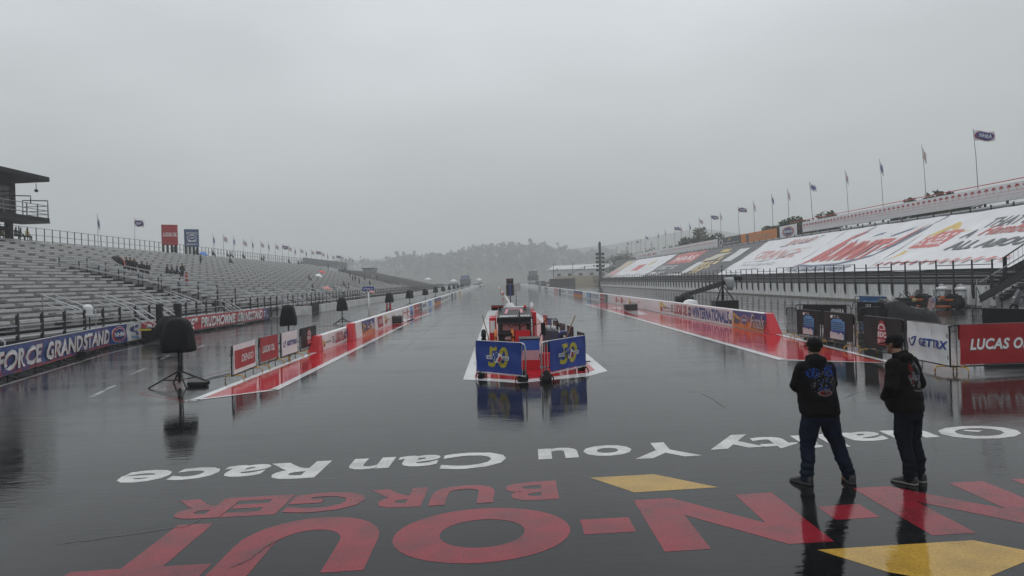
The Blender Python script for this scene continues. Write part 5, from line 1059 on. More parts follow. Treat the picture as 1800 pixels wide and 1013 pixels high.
for lb, px, py in (('gas cylinder with a white domed top behind the right mower', 1656, 540), ('gas cylinder with a white domed top on a frame right of the mowers', 1689.5, 536)):
    a_ = ab(px, py)[0]; p = V((29.3, F0*29.3/a_, 0)); r = thing('gas_cylinder', lb, 'gas cylinder', p); b = MB(); b.loft([(p.x, p.y, .12, .30, .30), (p.x, p.y, .16, .32, .32), (p.x, p.y, 1.12, .32, .32)], M('tank_grey', (.36, .365, .37), .4, .2), 18, smooth=True); b.build('tank', r)
    b = MB(); b.loft([(p.x, p.y, 1.12, .325, .325), (p.x, p.y, 1.2, .32, .32), (p.x, p.y, 1.28, .26, .26), (p.x, p.y, 1.33, .14, .14)], white, 18); b.build('dome', r); b = MB(); b.cyl((p.x, p.y, 1.32), (p.x, p.y, 1.46), .13, lgrey, 12); b.bb(p.x-.03, p.x+.03, p.y-.03, p.y+.03, 1.4, 1.52, grey); b.build('valve', r)
    b = MB()
    for z in (.2, .62, 1.08): b.tube([(p.x+.345*math.cos(2*PI*k/16), p.y+.345*math.sin(2*PI*k/16), z) for k in range(16)], .014, blackm, 5, True)
    b.bb(p.x-.36, p.x+.36, p.y-.3, p.y+.3, .0, .06, blackm); b.tube([(p.x-.36, p.y, .03), (p.x-.36, p.y, 1.15)], .02, blackm, 5); b.tube([(p.x+.36, p.y, .03), (p.x+.36, p.y, 1.15)], .02, blackm, 5); b.build('frame', r)
    b = MB(); b.tube([(p.x, p.y, 1.45), (p.x-.35, p.y-.2, 1.3), (p.x-.7, p.y-.2, .7)], .014, rubber, 5); b.build('hose', r)
p = V((28.9, F0*28.9/ab(1720, 541)[0], 0)); lt = thing('light_stand', 'thin black tripod stand with a hanging white lamp before the white wall', 'light stand', p)
apex = p+V((-.08, 0, 1.35))
for d in ((-.24, -.1), (.3, -.1), (.05, .3)): b = MB(); b.tube([apex, p+V((d[0], d[1], .01))], .016, blackm, 5); b.build('leg', lt)
b = MB(); b.tube([apex, apex+V((.02, 0, .45))], .014, lgrey, 5); b.tube([apex, apex+V((.14, -.02, -.35)), apex+V((.18, -.02, -.75))], .01, blackm, 5); b.build('pole', lt)
b = MB(); c_ = apex+V((.18, -.03, -.85)); b.ell(c_, (.1, .09, .13), lgrey, 10, 6); b.ell(c_+V((-.12, 0, -.3)), (.1, .08, .09), M('pale_blue_plastic', (.35, .42, .5), .4), 10, 6); b.build('lamp', lt)
p = G(1738, 541); wb = thing('white_sheet', 'white triangular sheet propped on the wall right of the light stand', 'sheet', (p.x, 43.3, 0)); x0_, x1_ = P(1722, 530, 43.2).x, P(1748, 530, 43.2).x
b = MB(); b.hexa([(x0_, 42.9, .01), (x1_+.1, 42.9, .01), (x1_+.1, 43.0, .01), (x0_, 43.0, .01), (x0_+.35, 43.3, 1.3), (x0_+.45, 43.3, 1.3), (x0_+.45, 43.36, 1.3), (x0_+.35, 43.36, 1.3)], oldwhite); b.build('sheet', wb); b = MB(); b.tube([(x0_+.45, 43.28, 1.32), (x1_+.28, 42.85, .02)], .025, blackm, 6); b.build('strut', wb)
p = G(1588, 549); gc_ = thing('generator_cart', 'low black generator cart with loose cables left of the riding mowers', 'cart', p)
b = MB(); b.bb(p.x-.7, p.x+.55, p.y-.4, p.y+.4, .18, .62, blackm); b.bb(p.x-.3, p.x+.3, p.y-.35, p.y+.35, .62, .86, blackm); b.build('body', gc_, .03)
b = MB(); b.cyl((p.x+.42, p.y-.44, .7), (p.x+.42, p.y-.38, .7), .1, M('lamp_yellow', (.45, .36, .12), .4), 12); b.build('lamp', gc_)
for dx in (-.5, .4): b = MB(); b.cyl((p.x+dx, p.y-.48, .16), (p.x+dx, p.y-.38, .16), .155, rubber, 14); b.build('wheel', gc_)
for k in range(8):
    a_ = p+V((R.uniform(-1.0, .6), R.uniform(-.5, .2), R.uniform(.5, .85))); b = MB(); b.tube([a_, a_+V((R.uniform(-.4, .4), R.uniform(-.2, .2), R.uniform(.1, .3))), a_+V((R.uniform(-.9, .5), R.uniform(-.3, .3), R.uniform(-.3, .1)))], .016, blackm, 5); b.build('cable', gc_)
b = MB(); b.tube([(p.x-.7, p.y, .5), (p.x-1.1, p.y, .95), (p.x-1.1, p.y+.3, .95), (p.x-.7, p.y+.3, .5)], .022, blackm, 6); b.build('handle', gc_)
# scooter
p = G(1795, 550); s0 = thing('motor_scooter', 'grey and black motor scooter cut by the right edge of the photo', 'scooter', p); x, y = p.x, p.y; sg_ = M('scooter_grey', (.08, .083, .09), .3)
fw = x-.38
for xx, nm in ((fw, 'front_wheel'), (x+.95, 'rear_wheel')): b = MB(); b.tube([(xx+.2*math.cos(2*PI*k/20), y, .25+.2*math.sin(2*PI*k/20)) for k in range(20)], .06, rubber, 8, True); b.cyl((xx, y-.03, .25), (xx, y+.03, .25), .13, grey, 14); b.build(nm, s0)
b = MB(); b.hexa([(fw-.12, y-.1, .5), (fw+.18, y-.12, .42), (fw+.18, y+.12, .42), (fw-.12, y+.1, .5), (fw+.12, y-.15, 1.0), (fw+.32, y-.16, .9), (fw+.32, y+.16, .9), (fw+.12, y+.15, 1.0)], sg_); b.hexa([(fw+.1, y-.12, .98), (fw+.3, y-.13, .9), (fw+.3, y+.13, .9), (fw+.1, y+.12, .98), (fw+.28, y-.1, 1.28), (fw+.4, y-.1, 1.18), (fw+.4, y+.1, 1.18), (fw+.28, y+.1, 1.28)], M('scooter_screen', (.10, .105, .12), .25)); b.loft([(x-.05, y, .30, .25, .2), (x+.4, y, .33, .6, .22), (x+.5, y, .6, .5, .2), (x+.6, y, .78, .42, .16)], sg_, 14, sq=.7); b.bb(fw-.2, fw+.2, y-.08, y+.08, .50, .55, sg_); b.build('body', s0, .02)
b = MB(); b.loft([(x+.45, y, .78, .42, .15), (x+.5, y, .87, .46, .15), (x+.52, y, .9, .38, .1)], blackm, 14); b.build('seat', s0)
b = MB(); b.tube([(fw, y-.07, .25), (fw+.3, y-.05, 1.0)], .03, blackm, 6); b.tube([(fw, y+.07, .25), (fw+.3, y+.05, 1.0)], .03, blackm, 6); b.build('fork', s0)
b = MB(); b.tube([(fw+.5, y-.36, 1.12), (fw+.4, y-.1, 1.14), (fw+.4, y+.1, 1.14), (fw+.5, y+.36, 1.12)], .022, blackm, 6); b.build('handlebar', s0)
for yy in (-.3, .3): b = MB(); b.tube([(fw+.42, y+yy, 1.14), (fw+.26, y+yy*1.1, 1.38)], .012, blackm, 5); b.ell((fw+.22, y+yy*1.15, 1.42), (.05, .1, .06), blackm, 10, 6); b.build('mirror', s0)
b = MB(); b.ell((fw+.02, y, .82), (.06, .1, .07), lgrey, 10, 6); b.build('headlight', s0)
# ================================================================== far end of the track
jt = thing('light_tower', 'tall dark light monument with rows of lamps beyond the right stand', 'light tower', (30, 200, 0)); X_ = 30.2
b = MB(); b.loft([(X_, 200, 0, .9, .9), (X_, 200, 2, .55, .55), (X_, 200, 6, .42, .42), (X_, 200, 12, .38, .38), (X_, 200, 12.6, .2, .2)], blackm, 10); b.build('column', jt)
for s_ in (-1, 1):
    for k in range(5): z = 4.6+k*1.12; b = MB(); b.cyl((X_+s_*.85, 199.6, z), (X_+s_*.85, 200.1, z), .42, blackm, 12); b.bb(min(X_+s_*.4, X_+s_*1.2), max(X_+s_*.4, X_+s_*1.2), 199.9, 200.1, z+.2, z+.36, blackm); b.build('lamp', jt)
bf = thing('screen_fence', 'dark grey screen fence across the track end on the right', 'fence', (19, 203, 0)); b = MB(); b.bb(16, 23.4, 203, 203.06, .05, 2.5, M('dark_screen', (.06, .066, .068), .8)); b.build('screen', bf)
for k in range(5): b = MB(); b.bb(16+k*1.82, 16.08+k*1.82, 202.9, 203, 0, 2.6, blackm); b.build('post', bf)
wbd = thing('long_building', 'long low white building beyond the grass bank behind the light tower', 'building', (36, 300, 0)); b = MB(); b.bb(24.5, 58, 300, 316, 0, 6.3, M('building_white', (.6, .61, .61), .6)); b.build('wall', wbd)
b = MB(); b.hexa([(24, 299.4, 6.3), (58.4, 299.4, 6.3), (58.4, 317, 6.3), (24, 317, 6.3), (26, 304, 8.0), (58.4, 304, 8.6), (58.4, 312, 8.6), (26, 312, 8.0)], M('pale_roof', (.5, .52, .53), .5)); b.build('roof', wbd)
for k in range(6): b = MB(); x = 27+k*4.6; b.bb(x, x+1.5, 299.93, 300, 3.4, 4.6, glass); b.build('window', wbd)
def signal(label, px, py0, Y, arm):
    top_ = P(px, py0, Y); r = thing('traffic_signal', label, 'traffic signal', (top_.x, Y, 0)); b = MB(); b.tube([(top_.x, Y, 0), top_], [.16, .1], darkgrey, 6); b.build('pole', r)
    if arm:
        e_ = P(arm, 467, Y); s_ = P(px, 480, Y); b = MB(); b.tube([s_, s_.lerp(e_, .5)+V((0, 0, 1.0)), e_], .09, darkgrey, 6); b.tube([top_, top_+V((1.5, 0, .9)), top_+V((3.2, 0, 1))], .06, grey, 5); b.build('arm', r)
        for t in (.55, .98): q = s_.lerp(e_, t)+V((0, 0, .7 if t < .9 else 0)); b = MB(); b.bb(q.x-.2, q.x+.2, Y-.2, Y+.2, q.z-.7, q.z+.4, blackm); b.build('lamp_head', r)
    else: q = P(px+7, 474, Y); b = MB(); b.tube([P(px, 480, Y), P(px+3, 476, Y), q], .08, darkgrey, 5); b.bb(q.x-.2, q.x+.2, Y-.2, Y+.2, q.z-.5, q.z+.4, blackm); b.build('lamp_head', r)
signal('traffic signal with a long curved arm in front of the white building', 1006.5, 462, 290, 1045); signal('thin traffic signal pole at the left end of the white building', 972.5, 464, 285, None)
def scoreboard(label, px0, px1, py0, pym, py1, Y, mt):
    a_, b_, c_ = P(px0, py0, Y), P(px1, pym, Y), P(px1, py1, Y); r = thing('scoreboard', label, 'scoreboard', ((a_.x+b_.x)/2, Y, 0)); b = MB(); b.bb(a_.x+.4, b_.x-.4, Y, Y+.8, b_.z+.1, a_.z, M('score_frame', (.10, .11, .12), .5)); b.build('top_panel', r)
    b = MB(); b.art(panel((a_.x+.6, Y-.01, b_.z+.3), (b_.x-a_.x-1.2, 0, 0), (0, 0, a_.z-b_.z-.5)), [('R', 0, 0, 1, 1, mt), ('X', .15, .3, .85, .7, 1, 6, lgrey)], .02, .01); b.build('face', r)
    b = MB(); b.bb(a_.x-.1, b_.x+.1, Y, Y+.8, c_.z, b_.z, M('score_dark', (.06, .066, .075), .5)); b.bb(a_.x-.1, b_.x+.1, Y-.04, Y, lerp(c_.z, b_.z, .48), lerp(c_.z, b_.z, .54), grey); b.build('display', r)
    for x in (a_.x+.6, b_.x-.9): b = MB(); b.bb(x, x+.3, Y+.1, Y+.5, 0, c_.z, darkgrey); b.build('post', r)
scoreboard('grey scoreboard with a blue header on the left in the mist', 808.5, 827, 485, 490.5, 499.5, 270, M('score_blue', (.05, .13, .4), .5)); scoreboard('dark two panel scoreboard on the right in the mist', 927.5, 946, 477, 484, 493, 290, M('score_tan', (.10, .085, .07), .5))
# far vehicles
def car(label, x, y, L_, paint, kind='car', rz=0, name='parked_car'):
    r = thing(name, label, {'car': 'car', 'truck': 'truck', 'suv': 'car'}[kind], (0, 0, 0), None); w_ = .9; hb, ht = (.85, 1.45) if kind == 'car' else (1.0, 1.85)
    b = MB(); b.hexa([(-L_/2, -w_, .3), (L_/2, -w_, .3), (L_/2, w_, .3), (-L_/2, w_, .3), (-L_/2+.1, -w_*.95, hb), (L_/2-.1, -w_*.95, hb), (L_/2-.1, w_*.95, hb), (-L_/2+.1, w_*.95, hb)], paint); b.build('body', r, .08)
    b = MB(); f0, f1 = (-.30, .22) if kind != 'truck' else (-.1, .3); b.hexa([(L_*f0-.3, -w_*.9, hb), (L_*f1+.4, -w_*.9, hb), (L_*f1+.4, w_*.9, hb), (L_*f0-.3, w_*.9, hb), (L_*f0, -w_*.75, ht), (L_*f1, -w_*.75, ht), (L_*f1, w_*.75, ht), (L_*f0, w_*.75, ht)], glass); b.bb(L_*f0, L_*f1, -w_*.74, w_*.74, ht, ht+.05, paint); b.build('cabin', r)
    for sx_ in (-1, 1):
        for sy_ in (-1, 1): b = MB(); b.cyl((sx_*L_*.31, sy_*w_-.1, .33), (sx_*L_*.31, sy_*w_+.1, .33), .33, rubber, 12); b.build('wheel', r)
    r.location = (x, y, 0); r.rotation_euler.z = rz; return r
cp = [M('car_white', (.62, .63, .63), .3), M('car_silver', (.3, .31, .32), .3), M('car_dark', (.03, .032, .036), .3), M('car_blue', (.03, .08, .2), .3), M('car_red', (.25, .03, .03), .3)]
cp_n = ['white', 'silver', 'black', 'dark blue', 'red']
k = 0
for px, Y, ci, kd in ((733, 275, 0, 'suv'), (740, 285, 1, 'car'), (746, 280, 0, 'car'), (752, 290, 0, 'suv'), (758, 284, 2, 'car'), (763, 292, 1, 'car'), (768, 262, 3, 'truck'), (775, 268, 0, 'truck'), (782, 300, 0, 'car'), (795, 262, 0, 'suv'), (789, 310, 2, 'car'), (800, 320, 0, 'suv'), (838, 300, 0, 'car'), (845, 330, 0, 'suv')):
    p = P(px, 500, Y); car(f'{ORD[k]} parked vehicle from the left in the misty far lot, {cp_n[ci]}', p.x, Y, 4.6 if kd == 'car' else 5.2, cp[ci], kd, R.uniform(-.4, .4)+(PI/2 if k % 3 == 1 else 0)); k += 1
for lb, px, Y, ci, kd in (('black sport utility parked at the track end on the right', 953, 222, 2, 'suv'), ('grey pickup left of the black sport utility', 943, 228, 1, 'truck'), ('white car right of the black sport utility', 961, 232, 0, 'car'), ('small white car farthest left in the right hand group', 936, 250, 0, 'car')):
    p = P(px, 500, Y); car(lb, p.x, Y, 4.8, cp[ci], kd, PI/2+.15 if kd == 'suv' else .1)
for lb, px, py, Y in (('pointed white tent behind the far left lot', 752, 488, 350), ('low white tent roof left of the blue scoreboard', 797, 491, 340), ('small white tent roof right of the blue scoreboard', 842, 489, 380)):
    p = P(px, py, Y); r = thing('tent', lb, 'tent', (p.x, Y, 0)); b = MB(); b.loft([(p.x, Y, p.z-1.2, 1.7, 1.6), (p.x, Y, p.z-.8, 1.6, 1.5), (p.x, Y, p.z, .15, .15)], white, 4, smooth=False); b.build('roof', r)
    for sx_ in (-1.1, 1.1): b = MB(); b.tube([(p.x+sx_, Y-.9, 0), (p.x+sx_, Y-.9, p.z-1.0)], .06, grey, 5); b.build('post', r)
# ================================================================== people
def remesh(mb, voxel, smooth=2, fac=.5):
    me = bpy.data.meshes.new('tmp'); me.from_pydata(mb.v, [], mb.f); ob = bpy.data.objects.new('tmp', me); COL.objects.link(ob)
    md = ob.modifiers.new('r', 'REMESH'); md.mode = 'VOXEL'; md.voxel_size = voxel; md.use_smooth_shade = True
    if smooth: s_ = ob.modifiers.new('s', 'SMOOTH'); s_.iterations = smooth; s_.factor = fac
    dg = bpy.context.evaluated_depsgraph_get(); dg.update(); r = bpy.data.meshes.new_from_object(ob.evaluated_get(dg))
    bpy.data.objects.remove(ob); bpy.data.meshes.remove(me); return r
def limb(mb, pts, rad, n=12):
    for i in range(len(pts)-1): mb.tube([pts[i], pts[i+1]], [rad[i], rad[i+1]], black, n)
    mb.ell(pts[0], rad[0], black, n, 8); mb.ell(pts[-1], rad[-1], black, n, 8)
    for p, r in list(zip(pts, rad))[1:-1]: mb.ell(p, r, black, n, 8)
def put(me, name, mats, parent, fold=None, pick=None):
    if fold:
        amp, f = fold; co = [v.co.copy() for v in me.vertices]; nn = [v.normal.copy() for v in me.vertices]
        for v, c_, n_ in zip(me.vertices, co, nn): v.co = c_+n_*(amp*f(c_))
    for m_ in mats: me.materials.append(m_)
    for p in me.polygons:
        p.use_smooth = True
        if pick: p.material_index = pick(p.center)
    me.update(); o = bpy.data.objects.new(name, me); COL.objects.link(o)
    if parent: o.parent = parent
    return o
def tor(mb, rings): mb.loft(rings, black, 20)
def cloth(name, rgb, prints=None):
    """woven cloth; optional printed picture on the back, in the garment's own coordinates"""
    m, nt, b = nodes(name); N = nt.nodes; L = nt.links; tc = N.new('ShaderNodeTexCoord'); co = tc.outputs['Object']
    nz = N.new('ShaderNodeTexNoise'); nz.inputs['Scale'].default_value = 9; nz.inputs['Detail'].default_value = 6; L.new(co, nz.inputs['Vector'])
    base = N.new('ShaderNodeMix'); base.data_type = 'RGBA'; base.inputs['A'].default_value = (*[x*.7 for x in rgb], 1); base.inputs['B'].default_value = (*[x*1.3 for x in rgb], 1); L.new(nz.outputs['Fac'], base.inputs['Factor'])
    cur = base.outputs['Result']
    if prints:
        sp = N.new('ShaderNodeSeparateXYZ'); L.new(co, sp.inputs[0])
        def mth(op, a, b_):
            q = N.new('ShaderNodeMath'); q.operation = op
            for i, x in enumerate((a, b_)):
                if hasattr(x, 'is_output'): L.new(x, q.inputs[i])
                else: q.inputs[i].default_value = x
            return q.outputs[0]
        back = mth('LESS_THAN', sp.outputs['Y'], prints['y'])
        for (cx, cz, rx, rz, ring, sc_, th, col) in prints['marks']:
            dx = mth('DIVIDE', mth('SUBTRACT', sp.outputs['X'], cx), rx); dz = mth('DIVIDE', mth('SUBTRACT', sp.outputs['Z'], cz), rz)
            d2 = mth('ADD', mth('MULTIPLY', dx, dx), mth('MULTIPLY', dz, dz)); msk = mth('LESS_THAN', d2, 1)
            if ring: msk = mth('MULTIPLY', msk, mth('GREATER_THAN', d2, ring))
            if sc_:
                n2 = N.new('ShaderNodeTexNoise'); n2.inputs['Scale'].default_value = sc_; n2.inputs['Detail'].default_value = 3; L.new(co, n2.inputs['Vector']); msk = mth('MULTIPLY', msk, mth('GREATER_THAN', n2.outputs['Fac'], th))
            msk = mth('MULTIPLY', msk, back); mx = N.new('ShaderNodeMix'); mx.data_type = 'RGBA'; L.new(msk, mx.inputs['Factor']); L.new(cur, mx.inputs['A']); mx.inputs['B'].default_value = (*col, 1); cur = mx.outputs['Result']
    L.new(cur, b.inputs['Base Color']); b.inputs['Roughness'].default_value = .8; b.inputs['Specular IOR Level'].default_value = .12
    n3 = N.new('ShaderNodeTexNoise'); n3.inputs['Scale'].default_value = 260; L.new(co, n3.inputs['Vector']); bp = N.new('ShaderNodeBump'); bp.inputs['Strength'].default_value = .25; bp.inputs['Distance'].default_value = .003
    L.new(n3.outputs['Fac'], bp.inputs['Height']); L.new(bp.outputs['Normal'], b.inputs['Normal']); return m
hood1 = cloth('black_hoodie', (.0045, .0045, .0052), dict(y=.02, marks=[(-.12, 1.365, .085, .06, 0, 42, .5, (.014, .05, .24)), (.075, 1.385, .08, .07, 0, 42, .51, (.014, .05, .24)), (-.0, 1.24, .16, .15, 0, 38, .55, (.07, .075, .08)), (-.0, 1.20, .11, .09, 0, 26, .57, (.02, .05, .2)), (.0, 1.13, .09, .035, .55, 0, 0, (.16, .10, .10)), (.0, 1.13, .066, .024, 0, 16, .45, (.09, .008, .008))]))
hood2 = cloth('dark_printed_hoodie', (.005, .0045, .0045), dict(y=.02, marks=[(.05, 1.29, .15, .18, 0, 17, .52, (.10, .102, .108)), (.06, 1.28, .12, .15, 0, 28, .62, (.12, .12, .125)), (-.05, 1.33, .035, .13, 0, 20, .53, (.10, .012, .008)), (.06, 1.135, .13, .018, 0, 0, 0, (.13, .125, .125)), (.06, 1.145, .115, .018, 0, 0, 0, (.02, .012, .012))]))
jean = cloth('dark_blue_jeans', (.006, .011, .024)); jean2 = cloth('navy_jeans', (.004, .007, .013)); capm = cloth('black_cap_cloth', (.006, .006, .0065)); hair = M('dark_hair', (.012, .009, .007), .5)
shoe = M('black_shoe', (.011, .011, .012), .45); sole = M('pale_sole', (.18, .17, .15), .6); soled = M('dark_sole', (.03, .03, .03), .6)
fb = lambda c_, f=1.: noise.noise(c_*f)+.5*noise.noise(c_*f*2.1)
def jf(c_):      # trouser creases: rings bunching at the ankle and behind the knee
    k = 1.5 if c_.z < .3 else .9 if .42 < c_.z < .62 else .45
    return k*(noise.noise(V((c_.x*5, c_.y*5, c_.z*17)))+.6*noise.noise(V((c_.x*9, c_.y*9, c_.z*30))))
def hf_(c_): return fb(V((c_.x*5, c_.y*5, c_.z*6)))*(1.4 if c_.z < 1.0 else 1.0)+.6*noise.noise(V((c_.x*7, c_.y*7, c_.z*16)))
def hand(mb, wrist, palm_dir, side, s_=1):
    w_ = V(wrist); d = V(palm_dir).normalized(); x, y = frame_of(d)
    mb.tube([w_, w_+d*.045, w_+d*.085], [.026, .036, .034], black, 10, sy=.5); mb.ell(w_+d*.05, (.036, .036, .03), black, 10, 6)
    for k, L_ in enumerate((.072, .08, .075, .058)):
        o_ = w_+d*.085+x*(k-1.5)*.019; a = o_+d*L_*.45+y*.012*side; e_ = a+d*L_*.35+y*.028*side; mb.tube([o_-d*.02, o_, a, e_], [.009, .0095, .0088, .0072], black, 7)
    t0 = w_+d*.03+x*.03*side; mb.tube([t0, t0+d*.03+x*.022*side, t0+d*.06+x*.02*side+y*.012*side], [.012, .011, .008], black, 7)
def head(mb, c_, yaw, tilt=0, s_=1.0):
    c_ = V(c_); rt = Matrix.Rotation(yaw, 3, 'Z') @ Matrix.Rotation(tilt, 3, 'X')
    mb.ell(c_+rt @ V((0, -.012, .03)), (.076*s_, .094*s_, .095*s_), black, 18, 14, rt); mb.ell(c_+rt @ V((0, .022, -.035)), (.062, .072, .082), black, 16, 12, rt)
    mb.ell(c_+rt @ V((0, .072, -.085)), (.03, .03, .026), black, 10, 8, rt); mb.ell(c_+rt @ V((0, .102, -.015)), (.013, .024, .026), black, 10, 8, rt)      # chin, nose
    mb.ell(c_+rt @ V((0, .086, .026)), (.05, .016, .012), black, 10, 8, rt)     # brow
    for s__ in (-1, 1): mb.ell(c_+rt @ V((s__*.078, -.008, -.005)), (.012, .024, .034), black, 10, 8, rt); mb.ell(c_+rt @ V((s__*.03, .078, .005)), (.014, .012, .009), black, 8, 6, rt)
    mb.ell(c_+rt @ V((0, .09, -.052)), (.024, .012, .010), black, 8, 6, rt)     # mouth
    return rt
def cap(root, c_, rt, backward=False):
    b = MB(); c_ = V(c_); n = 24; vs = []; K = 8
    for i in range(K):
        t = PI*.5*i/(K-1)
        for j in range(n):
            a = 2*PI*j/n; q = V((math.cos(t)*math.cos(a)*.088, math.cos(t)*math.sin(a)*.108-.010, .045+math.sin(t)*.085+(-.018*math.cos(a+PI/2)*0))); vs.append(c_+rt @ q)
    lo = [c_+rt @ V((math.cos(2*PI*j/n)*.090, math.sin(2*PI*j/n)*.110-.010, .018)) for j in range(n)]
    vs = lo+vs; fs = [(i*n+j, i*n+(j+1) % n, (i+1)*n+(j+1) % n, (i+1)*n+j) for i in range(K) for j in range(n)]
    b.add(vs, fs, capm, True); b.ell(c_+rt @ V((0, -.010, .131)), .009, capm, 8, 6); b.build('cap', root)
    b = MB(); vs = []
    for i in range(9):
        a = PI*(.14+.72*i/8); q = V((math.cos(a)*.088, math.sin(a)*.108-.010, .028)); e_ = V((math.cos(a)*.10, math.sin(a)*.185, .028-.016*math.sin(a)+.010*abs(math.cos(a))*-1)); vs += [c_+rt @ q, c_+rt @ e_, c_+rt @ (q+V((0, 0, .008))), c_+rt @ (e_+V((0, 0, .006)))]
    fs = []
    for i in range(8): o_ = i*4; fs += [(o_, o_+1, o_+5, o_+4), (o_+2, o_+6, o_+7, o_+3), (o_+1, o_+3, o_+7, o_+5)]
    b.add(vs, fs, capm, True); b.build('cap_brim', root)
def shoes(root, ankles, mat_s, mat_l):
    for (x, y, yaw) in ankles:
        b = MB(); f = lambda q, z: V((x+q[0]*math.cos(yaw)-q[1]*math.sin(yaw), y+q[0]*math.sin(yaw)+q[1]*math.cos(yaw), z))
        prof_ = [(-.085, .030), (-.07, .040), (-.02, .043), (.05, .045), (.11, .052), (.16, .046), (.20, .028), (.215, .012)]
        out = [(w_, yy) for yy, w_ in prof_]+[(-w_, yy) for yy, w_ in reversed(prof_)]; n = len(out)
        hts = [.11, .115, .115, .095, .07, .058, .045, .035]; hts = hts+hts[::-1]
        lv = [(1.06, 0, .004), (1.06, 0, .028)]; vs = [f((q[0]*1.06, q[1]*1.02), .003) for q in out]+[f((q[0]*1.06, q[1]*1.02), .028) for q in out]
        b.add(vs, [(i, (i+1) % n, n+(i+1) % n, n+i) for i in range(n)]+[tuple(range(n))[::-1], tuple(range(n, 2*n))], mat_l, True)
        vs = [f((q[0]*1.0, q[1]), .026) for q in out]+[f((q[0]*.96, q[1]), h_*.7) for q, h_ in zip(out, hts)]+[f((q[0]*.62, q[1]*.94), h_) for q, h_ in zip(out, hts)]
        b.add(vs, [(k*n+i, k*n+(i+1) % n, (k+1)*n+(i+1) % n, (k+1)*n+i) for k in range(2) for i in range(n)]+[tuple(range(2*n, 3*n))], mat_s, True); b.build('shoe', root)
# ---- man with legs apart, back turned
def man_a():
    r = thing('person', 'person in a black cap and hoodie with a blue back print, legs apart, back turned', 'person')
    hip = V((0, 0, .92)); sh_ = V((-.047, .0, 1.47)); hd = V((-.03, .03, 1.655))
    lk, la = V((-.155, .03, .49)), V((-.195, -.01, .085)); rk, ra = V((.215, .03, .49)), V((.335, -.01, .085)); lh, rh = V((-.095, 0, .88)), V((.105, 0, .88))
    # body: one continuous surface
    b = MB(); tor(b, [(0, 0, .80, .13, .09), (0, 0, .92, .17, .115), (-.02, .01, 1.1, .165, .115), (-.04, .01, 1.3, .18, .12), (-.045, 0, 1.44, .15, .09), (-.045, .01, 1.52, .06, .06)])
    limb(b, [lh, lk, la], [.085, .055, .038]); limb(b, [rh, rk, ra], [.085, .055, .038])
    for a_ in ((la, -.9, .15), (ra, .9, -.15)): limb(b, [a_[0], a_[0]+V((a_[2]*.2, .1, -.05))], [.036, .03])
    els = ((V((-.205, 0, 1.42)), V((-.255, .05, 1.20)), V((-.09, .25, 1.20))), (V((.115, 0, 1.42)), V((.165, .05, 1.20)), V((.0, .27, 1.22))))
    for q, s_ in zip(els, (-1, 1)): limb(b, list(q), [.05, .04, .03]); hand(b, q[2], (-s_*.9, .25, .05), s_)
    limb(b, [V((-.045, .0, 1.48)), hd+V((0, -.01, -.06))], [.062, .058]); rt = head(b, hd, .12)
    put(remesh(b, .0095, 2), 'body', [skin, hair], r, None, lambda c_: 1 if (c_-hd).z > -.05 and (c_-hd).y < -.02 and (c_-hd).length > .06 and c_.z > 1.6 else 0)
    # hoodie
    b = MB(); tor(b, [(.002, 0, .835, .225, .165), (.0, 0, .87, .243, .185), (-.005, .005, .95, .242, .19), (-.02, .01, 1.08, .236, .19), (-.04, .01, 1.22, .232, .175), (-.047, 0, 1.36, .225, .15), (-.047, -.005, 1.44, .19, .125), (-.045, -.005, 1.50, .115, .095), (-.04, 0, 1.545, .078, .08)])
    for q in els: limb(b, [q[0]+V((0, 0, -.01)), q[1], q[2]], [.088, .080, .066])
    b.ell((-.04, -.075, 1.505), (.12, .065, .07), black, 16, 10); b.ell((-.04, -.095, 1.45), (.09, .045, .07), black, 14, 10); b.tube([(-.13, .03, 1.52), (-.04, -.05, 1.545), (.05, .03, 1.52)], [.04, .05, .04], black, 10)
    put(remesh(b, .0115, 3), 'hoodie', [hood1], r, (.011, hf_))
    # jeans
    b = MB(); tor(b, [(.003, 0, .95, .20, .14), (.003, 0, .86, .215, .155), (.003, 0, .78, .205, .145), (.003, 0, .72, .17, .12)])
    limb(b, [V((-.105, 0, .80)), V((-.135, .02, .62)), lk, V((-.165, -.015, .30)), la+V((0, -.01, .0))], [.118, .112, .09, .082, .074]); limb(b, [V((.115, 0, .80)), V((.15, .02, .62)), rk, V((.255, -.015, .30)), ra+V((0, -.01, 0))], [.118, .112, .092, .085, .078])
    put(remesh(b, .011, 3), 'jeans', [jean], r, (.012, jf))
    shoes(r, ((la.x-.01, la.y-.01, .55), (ra.x+.005, ra.y-.01, -.12)), shoe, soled); cap(r, hd, rt); return r
